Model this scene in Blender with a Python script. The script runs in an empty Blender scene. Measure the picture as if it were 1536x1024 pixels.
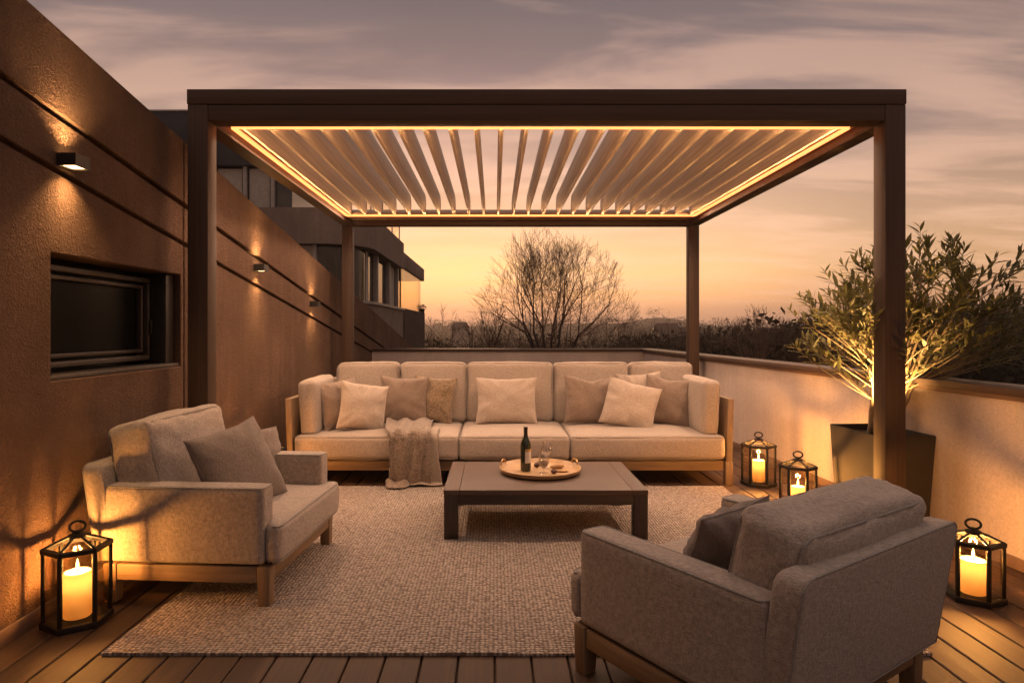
import bpy, bmesh, math, random
from mathutils import Vector, Matrix, noise as mnoise
R = math.radians
rnd = random.Random(7)
scene = bpy.context.scene
COL = scene.collection

# ------------------------------------------------------------------ materials
class NT:
    def __init__(s, name):
        s.m = bpy.data.materials.new(name); s.m.use_nodes = True
        s.t = s.m.node_tree; s.n = s.t.nodes; s.l = s.t.links
        s.b = s.n['Principled BSDF']; s.out = s.n['Material Output']
        s.tc = s.n.new('ShaderNodeTexCoord')
    def node(s, typ, **kw):
        x = s.n.new(typ)
        for k, v in kw.items():
            setattr(x, k, v)
        return x
    def put(s, sock, v):
        if isinstance(v, bpy.types.NodeSocket): s.l.new(v, sock)
        else: sock.default_value = v
    def mapped(s, scale, coord='Object', rot=(0, 0, 0)):
        mp = s.node('ShaderNodeMapping'); s.l.new(s.tc.outputs[coord], mp.inputs['Vector'])
        mp.inputs['Scale'].default_value = scale; mp.inputs['Rotation'].default_value = rot
        return mp.outputs[0]
    def noise(s, vec, scale=1.0, detail=3, rough=.5, dist=0):
        x = s.node('ShaderNodeTexNoise'); s.l.new(vec, x.inputs['Vector'])
        x.inputs['Scale'].default_value = scale; x.inputs['Detail'].default_value = detail
        x.inputs['Roughness'].default_value = rough; x.inputs['Distortion'].default_value = dist
        return x.outputs['Fac']
    def vor(s, vec, scale, feature='F1', out='Distance'):
        x = s.node('ShaderNodeTexVoronoi', feature=feature); s.l.new(vec, x.inputs['Vector'])
        x.inputs['Scale'].default_value = scale
        return x.outputs[out]
    def math(s, op, a, b=0.0, c=None):
        x = s.node('ShaderNodeMath', operation=op)
        s.put(x.inputs[0], a); s.put(x.inputs[1], b)
        if c is not None: s.put(x.inputs[2], c)
        return x.outputs[0]
    def ramp(s, fac, stops):
        x = s.node('ShaderNodeValToRGB'); s.l.new(fac, x.inputs[0])
        e = x.color_ramp.elements
        while len(e) < len(stops): e.new(.5)
        for el, (p, c) in zip(e, stops):
            el.position = p; el.color = (c, c, c, 1) if isinstance(c, (int, float)) else (*c, 1)
        return x.outputs[0]
    def mix(s, fac, a, b, mode='MIX'):
        x = s.node('ShaderNodeMix', data_type='RGBA', blend_type=mode)
        s.put(x.inputs[0], fac)
        s.put(x.inputs[6], a if isinstance(a, bpy.types.NodeSocket) else (*a, 1))
        s.put(x.inputs[7], b if isinstance(b, bpy.types.NodeSocket) else (*b, 1))
        return x.outputs[2]
    def bump(s, h, strength=.3, dist=.01, prev=None):
        x = s.node('ShaderNodeBump'); x.inputs['Strength'].default_value = strength
        x.inputs['Distance'].default_value = dist; s.l.new(h, x.inputs['Height'])
        if prev: s.l.new(prev, x.inputs['Normal'])
        return x.outputs[0]
    def done(s, col=None, rough=None, normal=None, **kw):
        if col is not None: s.put(s.b.inputs['Base Color'], col if isinstance(col, bpy.types.NodeSocket) else (*col, 1))
        if rough is not None: s.put(s.b.inputs['Roughness'], rough)
        if normal is not None: s.l.new(normal, s.b.inputs['Normal'])
        for k, v in kw.items(): s.put(s.b.inputs[k.replace('_', ' ')], v)
        return s.m

def fabric(name, c, var=.17, sheen=.25, scale=1.0):
    t = NT(name)
    a = t.noise(t.mapped((380*scale, 55*scale, 55*scale)), 1, 2)
    b = t.noise(t.mapped((55*scale, 380*scale, 55*scale)), 1, 2)
    d = t.noise(t.mapped((55*scale, 55*scale, 380*scale)), 1, 2)
    h = t.math('ADD', t.math('ADD', a, b), d)
    f = t.ramp(t.math('DIVIDE', h, 3.0), [(.40, 0.0), (.60, 1.0)])
    big = t.noise(t.mapped((3.5, 3.5, 3.5)), 1, 3)
    lo = tuple(x*(1-var) for x in c); hi = tuple(min(1, x*(1+var)) for x in c)
    col = t.mix(f, lo, hi)
    col = t.mix(t.ramp(big, [(.3, 0.0), (.7, .06)]), col, tuple(x*.72 for x in c))
    fold = t.noise(t.mapped((9, 9, 9)), 1, 3, .55)
    n = t.bump(fold, .3, .008)
    n = t.bump(h, .8, .004, n)
    return t.done(col, .92, n, Sheen_Weight=sheen, Sheen_Roughness=.5, Specular_IOR_Level=.15)

def boucle(name, c, scale=150, var=.45, streak=0):
    t = NT(name)
    v = t.mapped((scale,)*3)
    vo = t.node('ShaderNodeTexVoronoi', feature='F1'); vo.inputs['Scale'].default_value = 1; t.l.new(v, vo.inputs['Vector'])
    n = t.noise(t.mapped((28, 28, 28)), 1, 4, .65, 1.5)
    f = t.math('ADD', t.math('MULTIPLY', vo.outputs['Distance'], .6), t.math('MULTIPLY', n, .7))
    col = t.mix(t.ramp(f, [(.38, 1.0), (.82, 0.0)]), tuple(x*(1-var) for x in c), tuple(x*(1+var) for x in c))
    nn = t.bump(n, .8, .012); nn = t.bump(t.math('SUBTRACT', 1.0, vo.outputs['Distance']), .8, .006, nn)
    return t.done(col, .95, nn, Sheen_Weight=.4, Specular_IOR_Level=.1)

def wood(name, c1, c2, axis, rough=.55, scale=1.0):
    t = NT(name)
    sc = [26*scale]*3; sc['xyz'.index(axis)] = 1.6*scale
    g = t.noise(t.mapped(sc), 1, 5, .6, .5)
    sc2 = [190*scale]*3; sc2['xyz'.index(axis)] = 6*scale
    g2 = t.noise(t.mapped(sc2), 1, 2)
    f = t.math('ADD', t.math('MULTIPLY', g, .7), t.math('MULTIPLY', g2, .3))
    col = t.mix(t.ramp(f, [(.34, 0.0), (.66, 1.0)]), c1, c2)
    return t.done(col, t.math('ADD', rough-.08, t.math('MULTIPLY', g, .18)), t.bump(f, .25, .002))

def stucco(name, c, amp=1.0, streak=0.0, mott=.22):
    t = NT(name)
    v = t.mapped((1, 1, 1))
    a = t.noise(v, 48, 4, .62, 1.2); b = t.noise(v, 120, 2, .5); big = t.noise(v, 1.3, 5, .6)
    h = t.math('ADD', a, t.math('MULTIPLY', b, .35))
    col = t.mix(t.ramp(big, [(.3, 0.0), (.7, 1.0)]), tuple(x*(1-mott) for x in c), tuple(x*(1+mott) for x in c))
    col = t.mix(t.ramp(a, [(.35, .45), (.6, 0.0)]), col, tuple(x*.6 for x in c))
    if streak:
        st = t.noise(t.mapped((7, 7, .5)), 1, 4, .6)
        col = t.mix(t.ramp(st, [(.42, streak), (.66, 0.0)]), col, tuple(x*.62 for x in c))
    tr_ = t.noise(t.mapped((5, 3, 9)), 1, 4, .6, 1.0)
    return t.done(col, .93, t.bump(h, .8*amp, .02, t.bump(tr_, .25*amp, .02)), Specular_IOR_Level=.04)

def metal_paint(name, c, rough=.42, axis='z'):
    t = NT(name)
    sc = [70]*3; sc['xyz'.index(axis)] = 1.2
    g = t.noise(t.mapped(sc), 1, 3)
    d = t.noise(t.mapped((6, 6, 6)), 1, 4)
    col = t.mix(t.ramp(g, [(.35, 0.0), (.65, 1.0)]), tuple(x*.86 for x in c), tuple(x*1.14 for x in c))
    r = t.math('ADD', rough-.1, t.math('MULTIPLY', d, .2))
    return t.done(col, r, t.bump(g, .12, .001), Specular_IOR_Level=.22)

def plain(name, c, rough=.6, metallic=0.0, var=.12, scale=12, **kw):
    t = NT(name)
    n = t.noise(t.mapped((scale,)*3), 1, 4)
    col = t.mix(t.ramp(n, [(.3, 0.0), (.7, 1.0)]), tuple(x*(1-var) for x in c), tuple(min(1, x*(1+var)) for x in c))
    return t.done(col, rough, t.bump(n, .1, .002), Metallic=metallic, **kw)

def emit(name, c, s):
    t = NT(name)
    e = t.node('ShaderNodeEmission'); e.inputs[0].default_value = (*c, 1); e.inputs[1].default_value = s
    t.l.new(e.outputs[0], t.out.inputs[0]); return t.m

def clear_glass(name, tint=(1, .97, .92), refl=.07, rough=.02):
    t = NT(name)
    tr = t.node('ShaderNodeBsdfTransparent'); tr.inputs[0].default_value = (*tint, 1)
    gl = t.node('ShaderNodeBsdfGlossy'); gl.inputs[0].default_value = (1, 1, 1, 1); gl.inputs[1].default_value = rough
    lw = t.node('ShaderNodeLayerWeight'); lw.inputs[0].default_value = .25
    f = t.math('ADD', t.math('MULTIPLY', lw.outputs[0], .3), refl)
    mx = t.node('ShaderNodeMixShader'); t.l.new(f, mx.inputs[0]); t.l.new(tr.outputs[0], mx.inputs[1]); t.l.new(gl.outputs[0], mx.inputs[2])
    t.l.new(mx.outputs[0], t.out.inputs[0]); return t.m

def wax(name):
    t = NT(name)
    d = t.node('ShaderNodeBsdfDiffuse'); d.inputs[0].default_value = (.80, .58, .32, 1)
    tl = t.node('ShaderNodeBsdfTranslucent'); tl.inputs[0].default_value = (.92, .62, .26, 1)
    mx = t.node('ShaderNodeMixShader'); mx.inputs[0].default_value = .5
    t.l.new(d.outputs[0], mx.inputs[1]); t.l.new(tl.outputs[0], mx.inputs[2])
    t.l.new(mx.outputs[0], t.out.inputs[0]); return t.m

def leaf(name, c1, c2, trans=.3):
    t = NT(name)
    n = t.noise(t.mapped((9, 9, 9)), 1, 2)
    col = t.mix(t.ramp(n, [(.35, 0.0), (.65, 1.0)]), c1, c2)
    t.done(col, .5, Specular_IOR_Level=.4)
    tl = t.node('ShaderNodeBsdfTranslucent'); t.l.new(col, tl.inputs[0])
    mx = t.node('ShaderNodeMixShader'); mx.inputs[0].default_value = trans
    t.l.new(t.b.outputs[0], mx.inputs[1]); t.l.new(tl.outputs[0], mx.inputs[2])
    t.l.new(mx.outputs[0], t.out.inputs[0]); return t.m

M = {}
M['linen'] = fabric('linen_sand', (.345, .275, .222))
M['linen_grey'] = fabric('linen_greige', (.36, .29, .24), .24)
M['linen_light'] = fabric('linen_light', (.40, .32, .258))
M['linen_brown'] = fabric('linen_brown', (.215, .155, .118))
M['linen_taupe'] = fabric('linen_taupe', (.20, .155, .13))
M['linen_ochre'] = boucle('crinkled_ochre', (.25, .175, .11), 90, .4)
M['piping'] = fabric('piping_cloth', (.25, .20, .16))
M['piping_grey'] = fabric('piping_grey_cloth', (.27, .24, .21))
M['throw'] = boucle('boucle_throw', (.215, .155, .112), 110, .42)
M['throw_light'] = fabric('throw_lining', (.30, .235, .18), .2, .3)
for ax in 'xyz':
    M['teak_'+ax] = wood('teak_'+ax, (.13, .08, .044), (.25, .158, .09), ax)
    M['dark_wood_'+ax] = wood('dark_wood_'+ax, (.016, .010, .008), (.05, .030, .021), ax, .42)
    M['bronze_'+ax] = metal_paint('bronze_'+ax, (.062, .037, .025), .55, ax)
M['stucco_brown'] = stucco('brown_stucco', (.158, .100, .073), 1.15, .45, .36)
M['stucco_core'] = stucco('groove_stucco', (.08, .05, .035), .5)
M['stucco_pale'] = stucco('pale_stucco', (.56, .475, .435), .3, .22, .16)
M['cap'] = metal_paint('dark_cap', (.075, .05, .04), .35, 'y')
M['capx'] = metal_paint('dark_cap_cross', (.075, .05, .04), .35, 'x')
M['skirting'] = plain('skirting', (.16, .10, .07), .6)
M['louver'] = metal_paint('louver_paint', (.62, .52, .43), .55, 'y')
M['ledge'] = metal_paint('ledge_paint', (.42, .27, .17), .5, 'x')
M['led'] = emit('led_light', (1, .215, .06), 2.3)
M['lens'] = emit('sconce_lens', (1, .60, .24), 5)
M['flame'] = emit('flame', (1, .58, .20), 9)
M['black_metal'] = plain('black_iron', (.009, .007, .006), .6, 0, .3, 40, Specular_IOR_Level=.25)
M['sconce_metal'] = plain('sconce_metal', (.028, .024, .022), .45, .3, .2, 30)
M['glass'] = clear_glass('lantern_glass', (.99, .96, .90), .0)
M['wine_glass'] = clear_glass('wine_glass', (.97, .97, .97), .10, .01)
M['wax'] = wax('candle_wax')
M['wick'] = plain('wick', (.02, .015, .01), .9)
M['planter'] = plain('planter_paint', (.022, .017, .015), .75, 0, .15, 8)
M['soil'] = plain('soil', (.02, .013, .009), .95, 0, .6, 60)
M['bark_pale'] = plain('bark_pale', (.20, .14, .085), .8, 0, .3, 30)
M['leaves'] = leaf('bush_leaves', (.085, .08, .03), (.15, .135, .05), .4)
M['bark_dark'] = plain('bark_dark', (.06, .042, .034), .9, 0, .3, 5)
M['twig'] = plain('twig_glow_bark', (.13, .075, .05), .9, 0, .3, 5)  # lighter, redder brown: sky glow through the twigs put into the colour
M['concrete'] = stucco('render_grey', (.25, .195, .165), .25, .35)
M['concrete_dark'] = stucco('render_dark', (.11, .085, .075), .25, .3)
M['slate'] = stucco('roof_slate', (.07, .068, .072), .2)
M['mullion'] = plain('window_mullion', (.30, .27, .25), .5)
M['curtain'] = plain('curtain', (.36, .32, .28), .9)
M['window_frame'] = plain('window_frame', (.04, .03, .025), .45)
for ax in 'xy': M['table_top_'+ax] = wood('table_top_'+ax, (.045, .025, .016), (.10, .058, .038), ax, .5)
M['bottle'] = plain('bottle_glass', (.012, .018, .008), .06, 0, .1, 5, Coat_Weight=.6)
M['foil'] = plain('bottle_foil', (.015, .012, .012), .35, .3)
M['paper'] = plain('label_paper', (.62, .56, .50), .8, 0, .05)
M['label_gold'] = plain('label_gold', (.42, .26, .10), .5, .2)
M['wine'] = plain('red_wine', (.03, .006, .006), .05)
M['brass'] = plain('brass', (.55, .34, .13), .28, .85, .15, 20)
M['tray'] = wood('tray_wood', (.32, .19, .085), (.52, .33, .16), 'x', .4)
M['cracker'] = plain('cracker', (.42, .25, .12), .85, 0, .35, 60)
M['fig'] = plain('dried_fig', (.10, .05, .035), .7, 0, .4, 60)

def dark_pane(name, c=(.012, .011, .011), rough=.06):
    t = NT(name); n = t.noise(t.mapped((1.5, 1.5, 1.5)), 1, 2)
    return t.done(c, rough, t.bump(n, .03, .02), Specular_IOR_Level=.5 if rough < .1 else .12)
M['pane_dark'] = dark_pane('dark_pane', (.004, .004, .004), .3)
M['pane_far'] = dark_pane('far_pane', (.03, .026, .024), .05)
M['pane_balcony'] = clear_glass('balcony_glass', (.92, .86, .74), .08)

def deck_mat():
    t = NT('deck_boards')
    sx = t.node('ShaderNodeSeparateXYZ'); t.l.new(t.tc.outputs['Object'], sx.inputs[0])
    idx = t.math('FLOOR', t.math('DIVIDE', t.math('ADD', sx.outputs[0], 50.0), .15))
    wn = t.node('ShaderNodeTexWhiteNoise', noise_dimensions='1D'); t.l.new(idx, wn.inputs['W'])
    comb = t.node('ShaderNodeCombineXYZ')
    t.l.new(sx.outputs[0], comb.inputs[0]); t.l.new(t.math('ADD', sx.outputs[1], t.math('MULTIPLY', wn.outputs[0], 37.0)), comb.inputs[1])
    mp = t.node('ShaderNodeMapping'); mp.inputs['Scale'].default_value = (45, 1.7, 1); t.l.new(comb.outputs[0], mp.inputs[0])
    g = t.noise(mp.outputs[0], 1, 6, .62, .8)
    mp2 = t.node('ShaderNodeMapping'); mp2.inputs['Scale'].default_value = (260, 9, 1); t.l.new(comb.outputs[0], mp2.inputs[0])
    g2 = t.noise(mp2.outputs[0], 1, 2)
    f = t.math('ADD', t.math('MULTIPLY', g, .75), t.math('MULTIPLY', g2, .25))
    col = t.mix(t.ramp(f, [(.32, 0.0), (.68, 1.0)]), (.026, .0125, .0075), (.098, .052, .029))
    col = t.mix(t.math('MULTIPLY', wn.outputs[0], .5), col, (.04, .021, .012))
    # butt joints at a different place on each board
    wn2 = t.node('ShaderNodeTexWhiteNoise', noise_dimensions='1D'); t.l.new(t.math('ADD', idx, .37), wn2.inputs['W'])
    fr = t.math('FRACT', t.math('DIVIDE', t.math('ADD', sx.outputs[1], t.math('MULTIPLY', wn2.outputs[0], 3.1)), 3.1))
    joint = t.math('LESS_THAN', fr, .0013)
    col = t.mix(joint, col, (.008, .005, .004))
    r = t.math('ADD', .5, t.math('MULTIPLY', g, .3))
    return t.done(col, r, t.bump(f, .4, .003), Specular_IOR_Level=.3)
M['deck'] = deck_mat()

def rug_mat():
    t = NT('woven_rug')
    v = t.mapped((1, 1, 1))
    vo = t.node('ShaderNodeTexVoronoi', feature='F1'); vo.inputs['Scale'].default_value = 1; vo.inputs['Randomness'].default_value = .38
    t.l.new(t.mapped((52, 64, 1)), vo.inputs['Vector'])
    d = vo.outputs['Distance']
    cn = t.node('ShaderNodeSeparateColor'); t.l.new(vo.outputs['Color'], cn.inputs[0])
    big = t.noise(v, 2.2, 4, .6)
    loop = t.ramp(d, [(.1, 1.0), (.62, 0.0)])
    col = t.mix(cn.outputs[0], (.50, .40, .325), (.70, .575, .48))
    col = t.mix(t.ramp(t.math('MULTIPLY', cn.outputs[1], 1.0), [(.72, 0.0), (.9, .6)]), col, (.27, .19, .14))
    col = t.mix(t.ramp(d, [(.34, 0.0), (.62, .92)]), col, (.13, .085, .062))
    col = t.mix(t.ramp(big, [(.35, 0.0), (.7, .12)]), col, (.30, .23, .18))
    fz = t.noise(v, 420, 2)
    n = t.bump(t.math('ADD', loop, t.math('MULTIPLY', fz, .3)), 1.0, .02)
    return t.done(col, .95, n, Sheen_Weight=.2, Specular_IOR_Level=.1)
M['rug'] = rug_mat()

def wood_far_mat():
    t = NT('far_canopy')
    n = t.noise(t.mapped((.09, .09, .3)), 1, 4)
    col = t.mix(t.ramp(n, [(.35, 0.0), (.65, 1.0)]), (.022, .021, .015), (.075, .05, .032))
    n2 = t.noise(t.mapped((.03, .03, .03)), 1, 3)
    col = t.mix(t.ramp(n2, [(.58, 0.0), (.7, .8)]), col, (.14, .075, .03))
    return t.done(col, .95, Specular_IOR_Level=.05)
M['far_canopy'] = wood_far_mat()
def ground_mat():
    t = NT('valley_ground')
    n = t.noise(t.mapped((.02, .02, .02)), 1, 5)
    col = t.mix(t.ramp(n, [(.35, 0.0), (.65, 1.0)]), (.03, .032, .018), (.075, .058, .035))
    return t.done(col, .95, Specular_IOR_Level=.05)
M['ground'] = ground_mat()

# ------------------------------------------------------------------ object helpers
def tag(o, label=None, cat=None, group=None, kind=None):
    if label: o['label'] = label
    if cat: o['category'] = cat
    if group: o['group'] = group
    if kind: o['kind'] = kind
    return o
def thing(name, label, cat, loc=(0, 0, 0), rz=0.0, group=None):
    o = bpy.data.objects.new(name, None); COL.objects.link(o)
    o.empty_display_size = .1
    o.location = loc; o.rotation_euler = (0, 0, rz)
    return tag(o, label, cat, group)
def obj(name, bm, m, parent=None, loc=(0, 0, 0), rot=(0, 0, 0), smooth=False, angle=None):
    me = bpy.data.meshes.new(name)
    bm.normal_update(); bm.to_mesh(me); bm.free()
    return obj_me(name, me, m, parent, loc, rot, smooth, angle)
def obj_me(name, me, m, parent=None, loc=(0, 0, 0), rot=(0, 0, 0), smooth=False, angle=None):
    for x in (m if isinstance(m, (list, tuple)) else [m]): me.materials.append(x)
    if smooth or angle:
        me.polygons.foreach_set('use_smooth', [True]*len(me.polygons))
        if angle: me.set_sharp_from_angle(angle=R(angle))
    o = bpy.data.objects.new(name, me); COL.objects.link(o)
    o.location = loc; o.rotation_euler = rot; o.parent = parent
    return o
def copy_tree(o, parent=None):
    c = o.copy(); COL.objects.link(c)
    if parent: c.parent = parent
    for ch in list(o.children): copy_tree(ch, c)
    return c

def add_box(bm, x0, x1, y0, y1, z0, z1, bev=0.0, seg=2, mat=None):
    g = bmesh.ops.create_cube(bm, size=1.0)
    S = Matrix.Diagonal((x1-x0, y1-y0, z1-z0, 1)); T = Matrix.Translation(((x0+x1)/2, (y0+y1)/2, (z0+z1)/2))
    vs = g['verts']; bmesh.ops.transform(bm, matrix=(mat or Matrix()) @ T @ S, verts=vs)
    if bev:
        es = list({e for v in vs for e in v.link_edges})
        bmesh.ops.bevel(bm, geom=es, offset=bev, segments=seg, affect='EDGES', profile=.5)
def box(name, b, m, parent=None, bev=.004, seg=2, loc=(0, 0, 0), rot=(0, 0, 0)):
    bm = bmesh.new(); add_box(bm, *b, bev=bev, seg=seg)
    return obj(name, bm, m, parent, loc, rot, angle=40 if bev else None)
def add_prism(bm, pts, z0, z1, pts_top=None):
    a = [bm.verts.new((p[0], p[1], z0)) for p in pts]; b = [bm.verts.new((p[0], p[1], z1)) for p in (pts_top or pts)]
    n = len(pts)
    bm.faces.new(a[::-1]); bm.faces.new(b)
    for i in range(n): bm.faces.new((a[i], a[(i+1) % n], b[(i+1) % n], b[i]))
def prism(name, pts, z0, z1, m, parent=None, pts_top=None, loc=(0, 0, 0), rot=(0, 0, 0), bev=0, angle=None):
    bm = bmesh.new(); add_prism(bm, pts, z0, z1, pts_top)
    if bev: bmesh.ops.bevel(bm, geom=bm.edges[:], offset=bev, segments=2, affect='EDGES', profile=.5)
    bmesh.ops.recalc_face_normals(bm, faces=bm.faces[:])
    return obj(name, bm, m, parent, loc, rot, angle=angle or (40 if bev else None))
def add_tube(bm, path, radii, sides=8, closed=False, caps=True):
    pts = [Vector(p) for p in path]; n = len(pts); rings = []
    up = None
    for i, p in enumerate(pts):
        if closed: d = pts[(i+1) % n]-pts[i-1]
        else: d = pts[min(i+1, n-1)]-pts[max(i-1, 0)]
        if d.length < 1e-9: d = Vector((0, 0, 1))
        d.normalize()
        if up is None:
            up = Vector((0, 0, 1)) if abs(d.z) < .9 else Vector((1, 0, 0))
        s = d.cross(up)
        if s.length < 1e-6: s = d.orthogonal()
        s.normalize(); up = s.cross(d).normalized()
        r = radii[i] if isinstance(radii, (list, tuple)) else radii
        rings.append([bm.verts.new(p+s*(math.cos(2*math.pi*k/sides)*r)+up*(math.sin(2*math.pi*k/sides)*r)) for k in range(sides)])
    for i in range(n if closed else n-1):
        a, b = rings[i], rings[(i+1) % n]
        for k in range(sides): bm.faces.new((a[k], a[(k+1) % sides], b[(k+1) % sides], b[k]))
    if caps and not closed:
        bm.faces.new(rings[0][::-1]); bm.faces.new(rings[-1])
def tube(name, path, radii, m, parent=None, sides=8, closed=False, loc=(0, 0, 0), rot=(0, 0, 0)):
    bm = bmesh.new(); add_tube(bm, path, radii, sides, closed)
    bmesh.ops.recalc_face_normals(bm, faces=bm.faces[:])
    return obj(name, bm, m, parent, loc, rot, angle=50)
def lathe(name, prof, m, parent=None, seg=32, loc=(0, 0, 0), rot=(0, 0, 0), angle=40):
    bm = bmesh.new(); rings = []
    for r, z in prof:
        if r < 1e-6: rings.append([bm.verts.new((0, 0, z))])
        else: rings.append([bm.verts.new((r*math.cos(2*math.pi*k/seg), r*math.sin(2*math.pi*k/seg), z)) for k in range(seg)])
    for a, b in zip(rings, rings[1:]):
        for k in range(seg):
            k2 = (k+1) % seg
            if len(a) == 1 and len(b) > 1: bm.faces.new((a[0], b[k], b[k2]))
            elif len(b) == 1 and len(a) > 1: bm.faces.new((a[k], a[k2], b[0]))
            elif len(a) > 1: bm.faces.new((a[k], a[k2], b[k2], b[k]))
    bmesh.ops.recalc_face_normals(bm, faces=bm.faces[:])
    return obj(name, bm, m, parent, loc, rot, angle=angle)

def sgnpow(a, p): return math.copysign(1-(1-min(1, abs(a)))**p, a)
def cushion_bm(w, d, h, r, puff=(0, 0, 0), amp=.004, seed=0, cuts=22, warp=None, crease=.0):
    bm = bmesh.new(); bmesh.ops.create_cube(bm, size=2.0)
    bmesh.ops.subdivide_edges(bm, edges=bm.edges[:], cuts=cuts, use_grid_fill=True)
    hw = Vector((w/2, d/2, h/2)); off = Vector((seed*7.31, seed*3.17, seed*1.93))
    for v in bm.verts:
        c = Vector([sgnpow(a, 1.55) for a in v.co])
        p = Vector((c.x*hw.x, c.y*hw.y, c.z*hw.z))
        q = Vector([max(-(hw[i]-r), min(hw[i]-r, p[i])) for i in range(3)])
        n = p-q
        p = q+n.normalized()*r if n.length > 1e-9 else p
        f = [max(0, 1-c[i]**2)**.75 for i in range(3)]
        p.x += puff[0]*c.x*f[1]*f[2]; p.y += puff[1]*c.y*f[0]*f[2]; p.z += puff[2]*c.z*f[0]*f[1]
        nn = n.normalized() if n.length > 1e-9 else c.normalized()
        p += nn*(amp*mnoise.noise(p*5.0+off)+amp*.6*mnoise.noise(p*14.0+off))
        if crease:
            edge = max(abs(c.x), abs(c.y), abs(c.z)); e2 = sorted((abs(c.x), abs(c.y), abs(c.z)))[1]
            k = e2**4
            p += nn*(crease*k*mnoise.noise(Vector((p.x*26, p.y*26, p.z*9))+off))
        v.co = warp(p) if warp else p
    return bm
def rrect(hx, hy, r, n=7):
    pts = []
    for cx, cy, a0 in ((hx-r, hy-r, 0), (-hx+r, hy-r, 90), (-hx+r, -hy+r, 180), (hx-r, -hy+r, 270)):
        for i in range(n+1):
            a = R(a0+90*i/n); pts.append((cx+r*math.cos(a), cy+r*math.sin(a)))
    out = []
    for i, p in enumerate(pts):            # subdivide the straight runs
        q = pts[(i+1) % len(pts)]; L = math.dist(p, q); k = max(1, int(L/.05))
        for j in range(k): out.append((p[0]+(q[0]-p[0])*j/k, p[1]+(q[1]-p[1])*j/k))
    return out
def cushion(name, w, d, h, r, m, pm, parent, loc, rot=(0, 0, 0), puff=(0, 0, 0), amp=.004, seed=0, pipe='z', warp=None, crease=0., cuts=22, sides=(1, -1)):
    o = obj(name, cushion_bm(w, d, h, r, puff, amp, seed, cuts, warp, crease), m, parent, loc, rot, smooth=True)
    if pipe:
        k = r*.30
        dims = {'z': (w, d, h), 'y': (w, h, d)}[pipe]
        for sgn in sides:
            ring = rrect(dims[0]/2-k*.8, dims[1]/2-k*.8, max(r, .02))
            pth = []
            for (a, b) in ring:
                c = sgn*(dims[2]/2-k*.8)
                p = Vector((a, b, c)) if pipe == 'z' else Vector((a, c, b))
                pth.append(warp(p) if warp else p)
            tube('piping', pth, .0042, pm, o, 6, True)
    return o

def pillow_me(w, h, t, seed=0, N=30, wr=.016, dent=0.0):
    off = Vector((seed*5.7, seed*2.3, seed*9.1)); vs = []; idx = {}; fs = []
    for side in (1, -1):
        for i in range(N+1):
            for j in range(N+1):
                u = math.sin((i/N*2-1)*math.pi/2); v = math.sin((j/N*2-1)*math.pi/2)
                if side == -1 and (i in (0, N) or j in (0, N)):
                    idx[(side, i, j)] = idx[(1, i, j)]; continue
                x = w/2*u*(1-.085*(1-v*v)); y = h/2*v*(1-.085*(1-u*u))
                prof = (max(0, 1-u*u)*max(0, 1-v*v))**.42
                z = side*t/2*prof
                ang = math.atan2(v, u); rad = max(abs(u), abs(v))
                z += side*wr*prof**.6*(mnoise.noise(Vector((ang*5, rad*1.6, seed))+off)*2.2*rad**2+mnoise.noise(Vector((x*9, y*9, side))+off))
                if dent and v > 0: y -= dent*math.exp(-(u*3.2)**2)*v**2
                y += .006*mnoise.noise(Vector((x*7, y*7, 3))+off); x += .006*mnoise.noise(Vector((x*7, y*7, 8))+off)
                idx[(side, i, j)] = len(vs); vs.append((x, y, z))
        for i in range(N):
            for j in range(N):
                q = [idx[(side, i, j)], idx[(side, i+1, j)], idx[(side, i+1, j+1)], idx[(side, i, j+1)]]
                fs.append(q if side == 1 else q[::-1])
    me = bpy.data.meshes.new('pillow'); me.from_pydata(vs, [], fs); me.update()
    rim = [idx[(1, i, 0)] for i in range(N)]+[idx[(1, N, j)] for j in range(N)]+[idx[(1, N-i, N)] for i in range(N)]+[idx[(1, 0, N-j)] for j in range(N)]
    return me, [Vector(vs[i]) for i in rim]
def pillow(label, w, h, t, m, loc, yaw=0, lean=15, roll=0, seed=0, group=None, pm=None, wr=.016, dent=0.0):
    me, rim = pillow_me(w, h, t, seed, wr=wr, dent=dent)
    rt = bpy.data.objects.new('pillow', me); me.materials.append(m); COL.objects.link(rt)
    me.polygons.foreach_set('use_smooth', [True]*len(me.polygons))
    mt = Matrix.Rotation(R(yaw), 4, 'Z') @ Matrix.Rotation(R(90-lean), 4, 'X') @ Matrix.Rotation(R(roll), 4, 'Z')
    rt.rotation_euler = mt.to_euler(); rt.location = loc
    tag(rt, label, 'pillow', group)
    tube('piping', rim, .0038, pm or m, rt, 5, True)
    return rt

def light(name, kind, loc, energy, color, parent=None, rot=(0, 0, 0), **kw):
    L = bpy.data.lights.new(name, kind); L.energy = energy; L.color = color
    for k, v in kw.items(): setattr(L, k, v)
    o = bpy.data.objects.new(name, L); COL.objects.link(o); o.location = loc; o.rotation_euler = rot; o.parent = parent
    return o

# ------------------------------------------------------------------ camera
CAMZ = 1.35
cam = bpy.data.cameras.new('camera'); co = bpy.data.objects.new('camera', cam); COL.objects.link(co)
co.location = (0, 0, CAMZ); co.rotation_euler = (R(90), 0, 0)
cam.sensor_width = 36; cam.lens = 36*950/1536
cam.shift_x = 26/1536; cam.shift_y = -18/1536
cam.clip_start = .05; cam.clip_end = 12000
scene.camera = co

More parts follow.
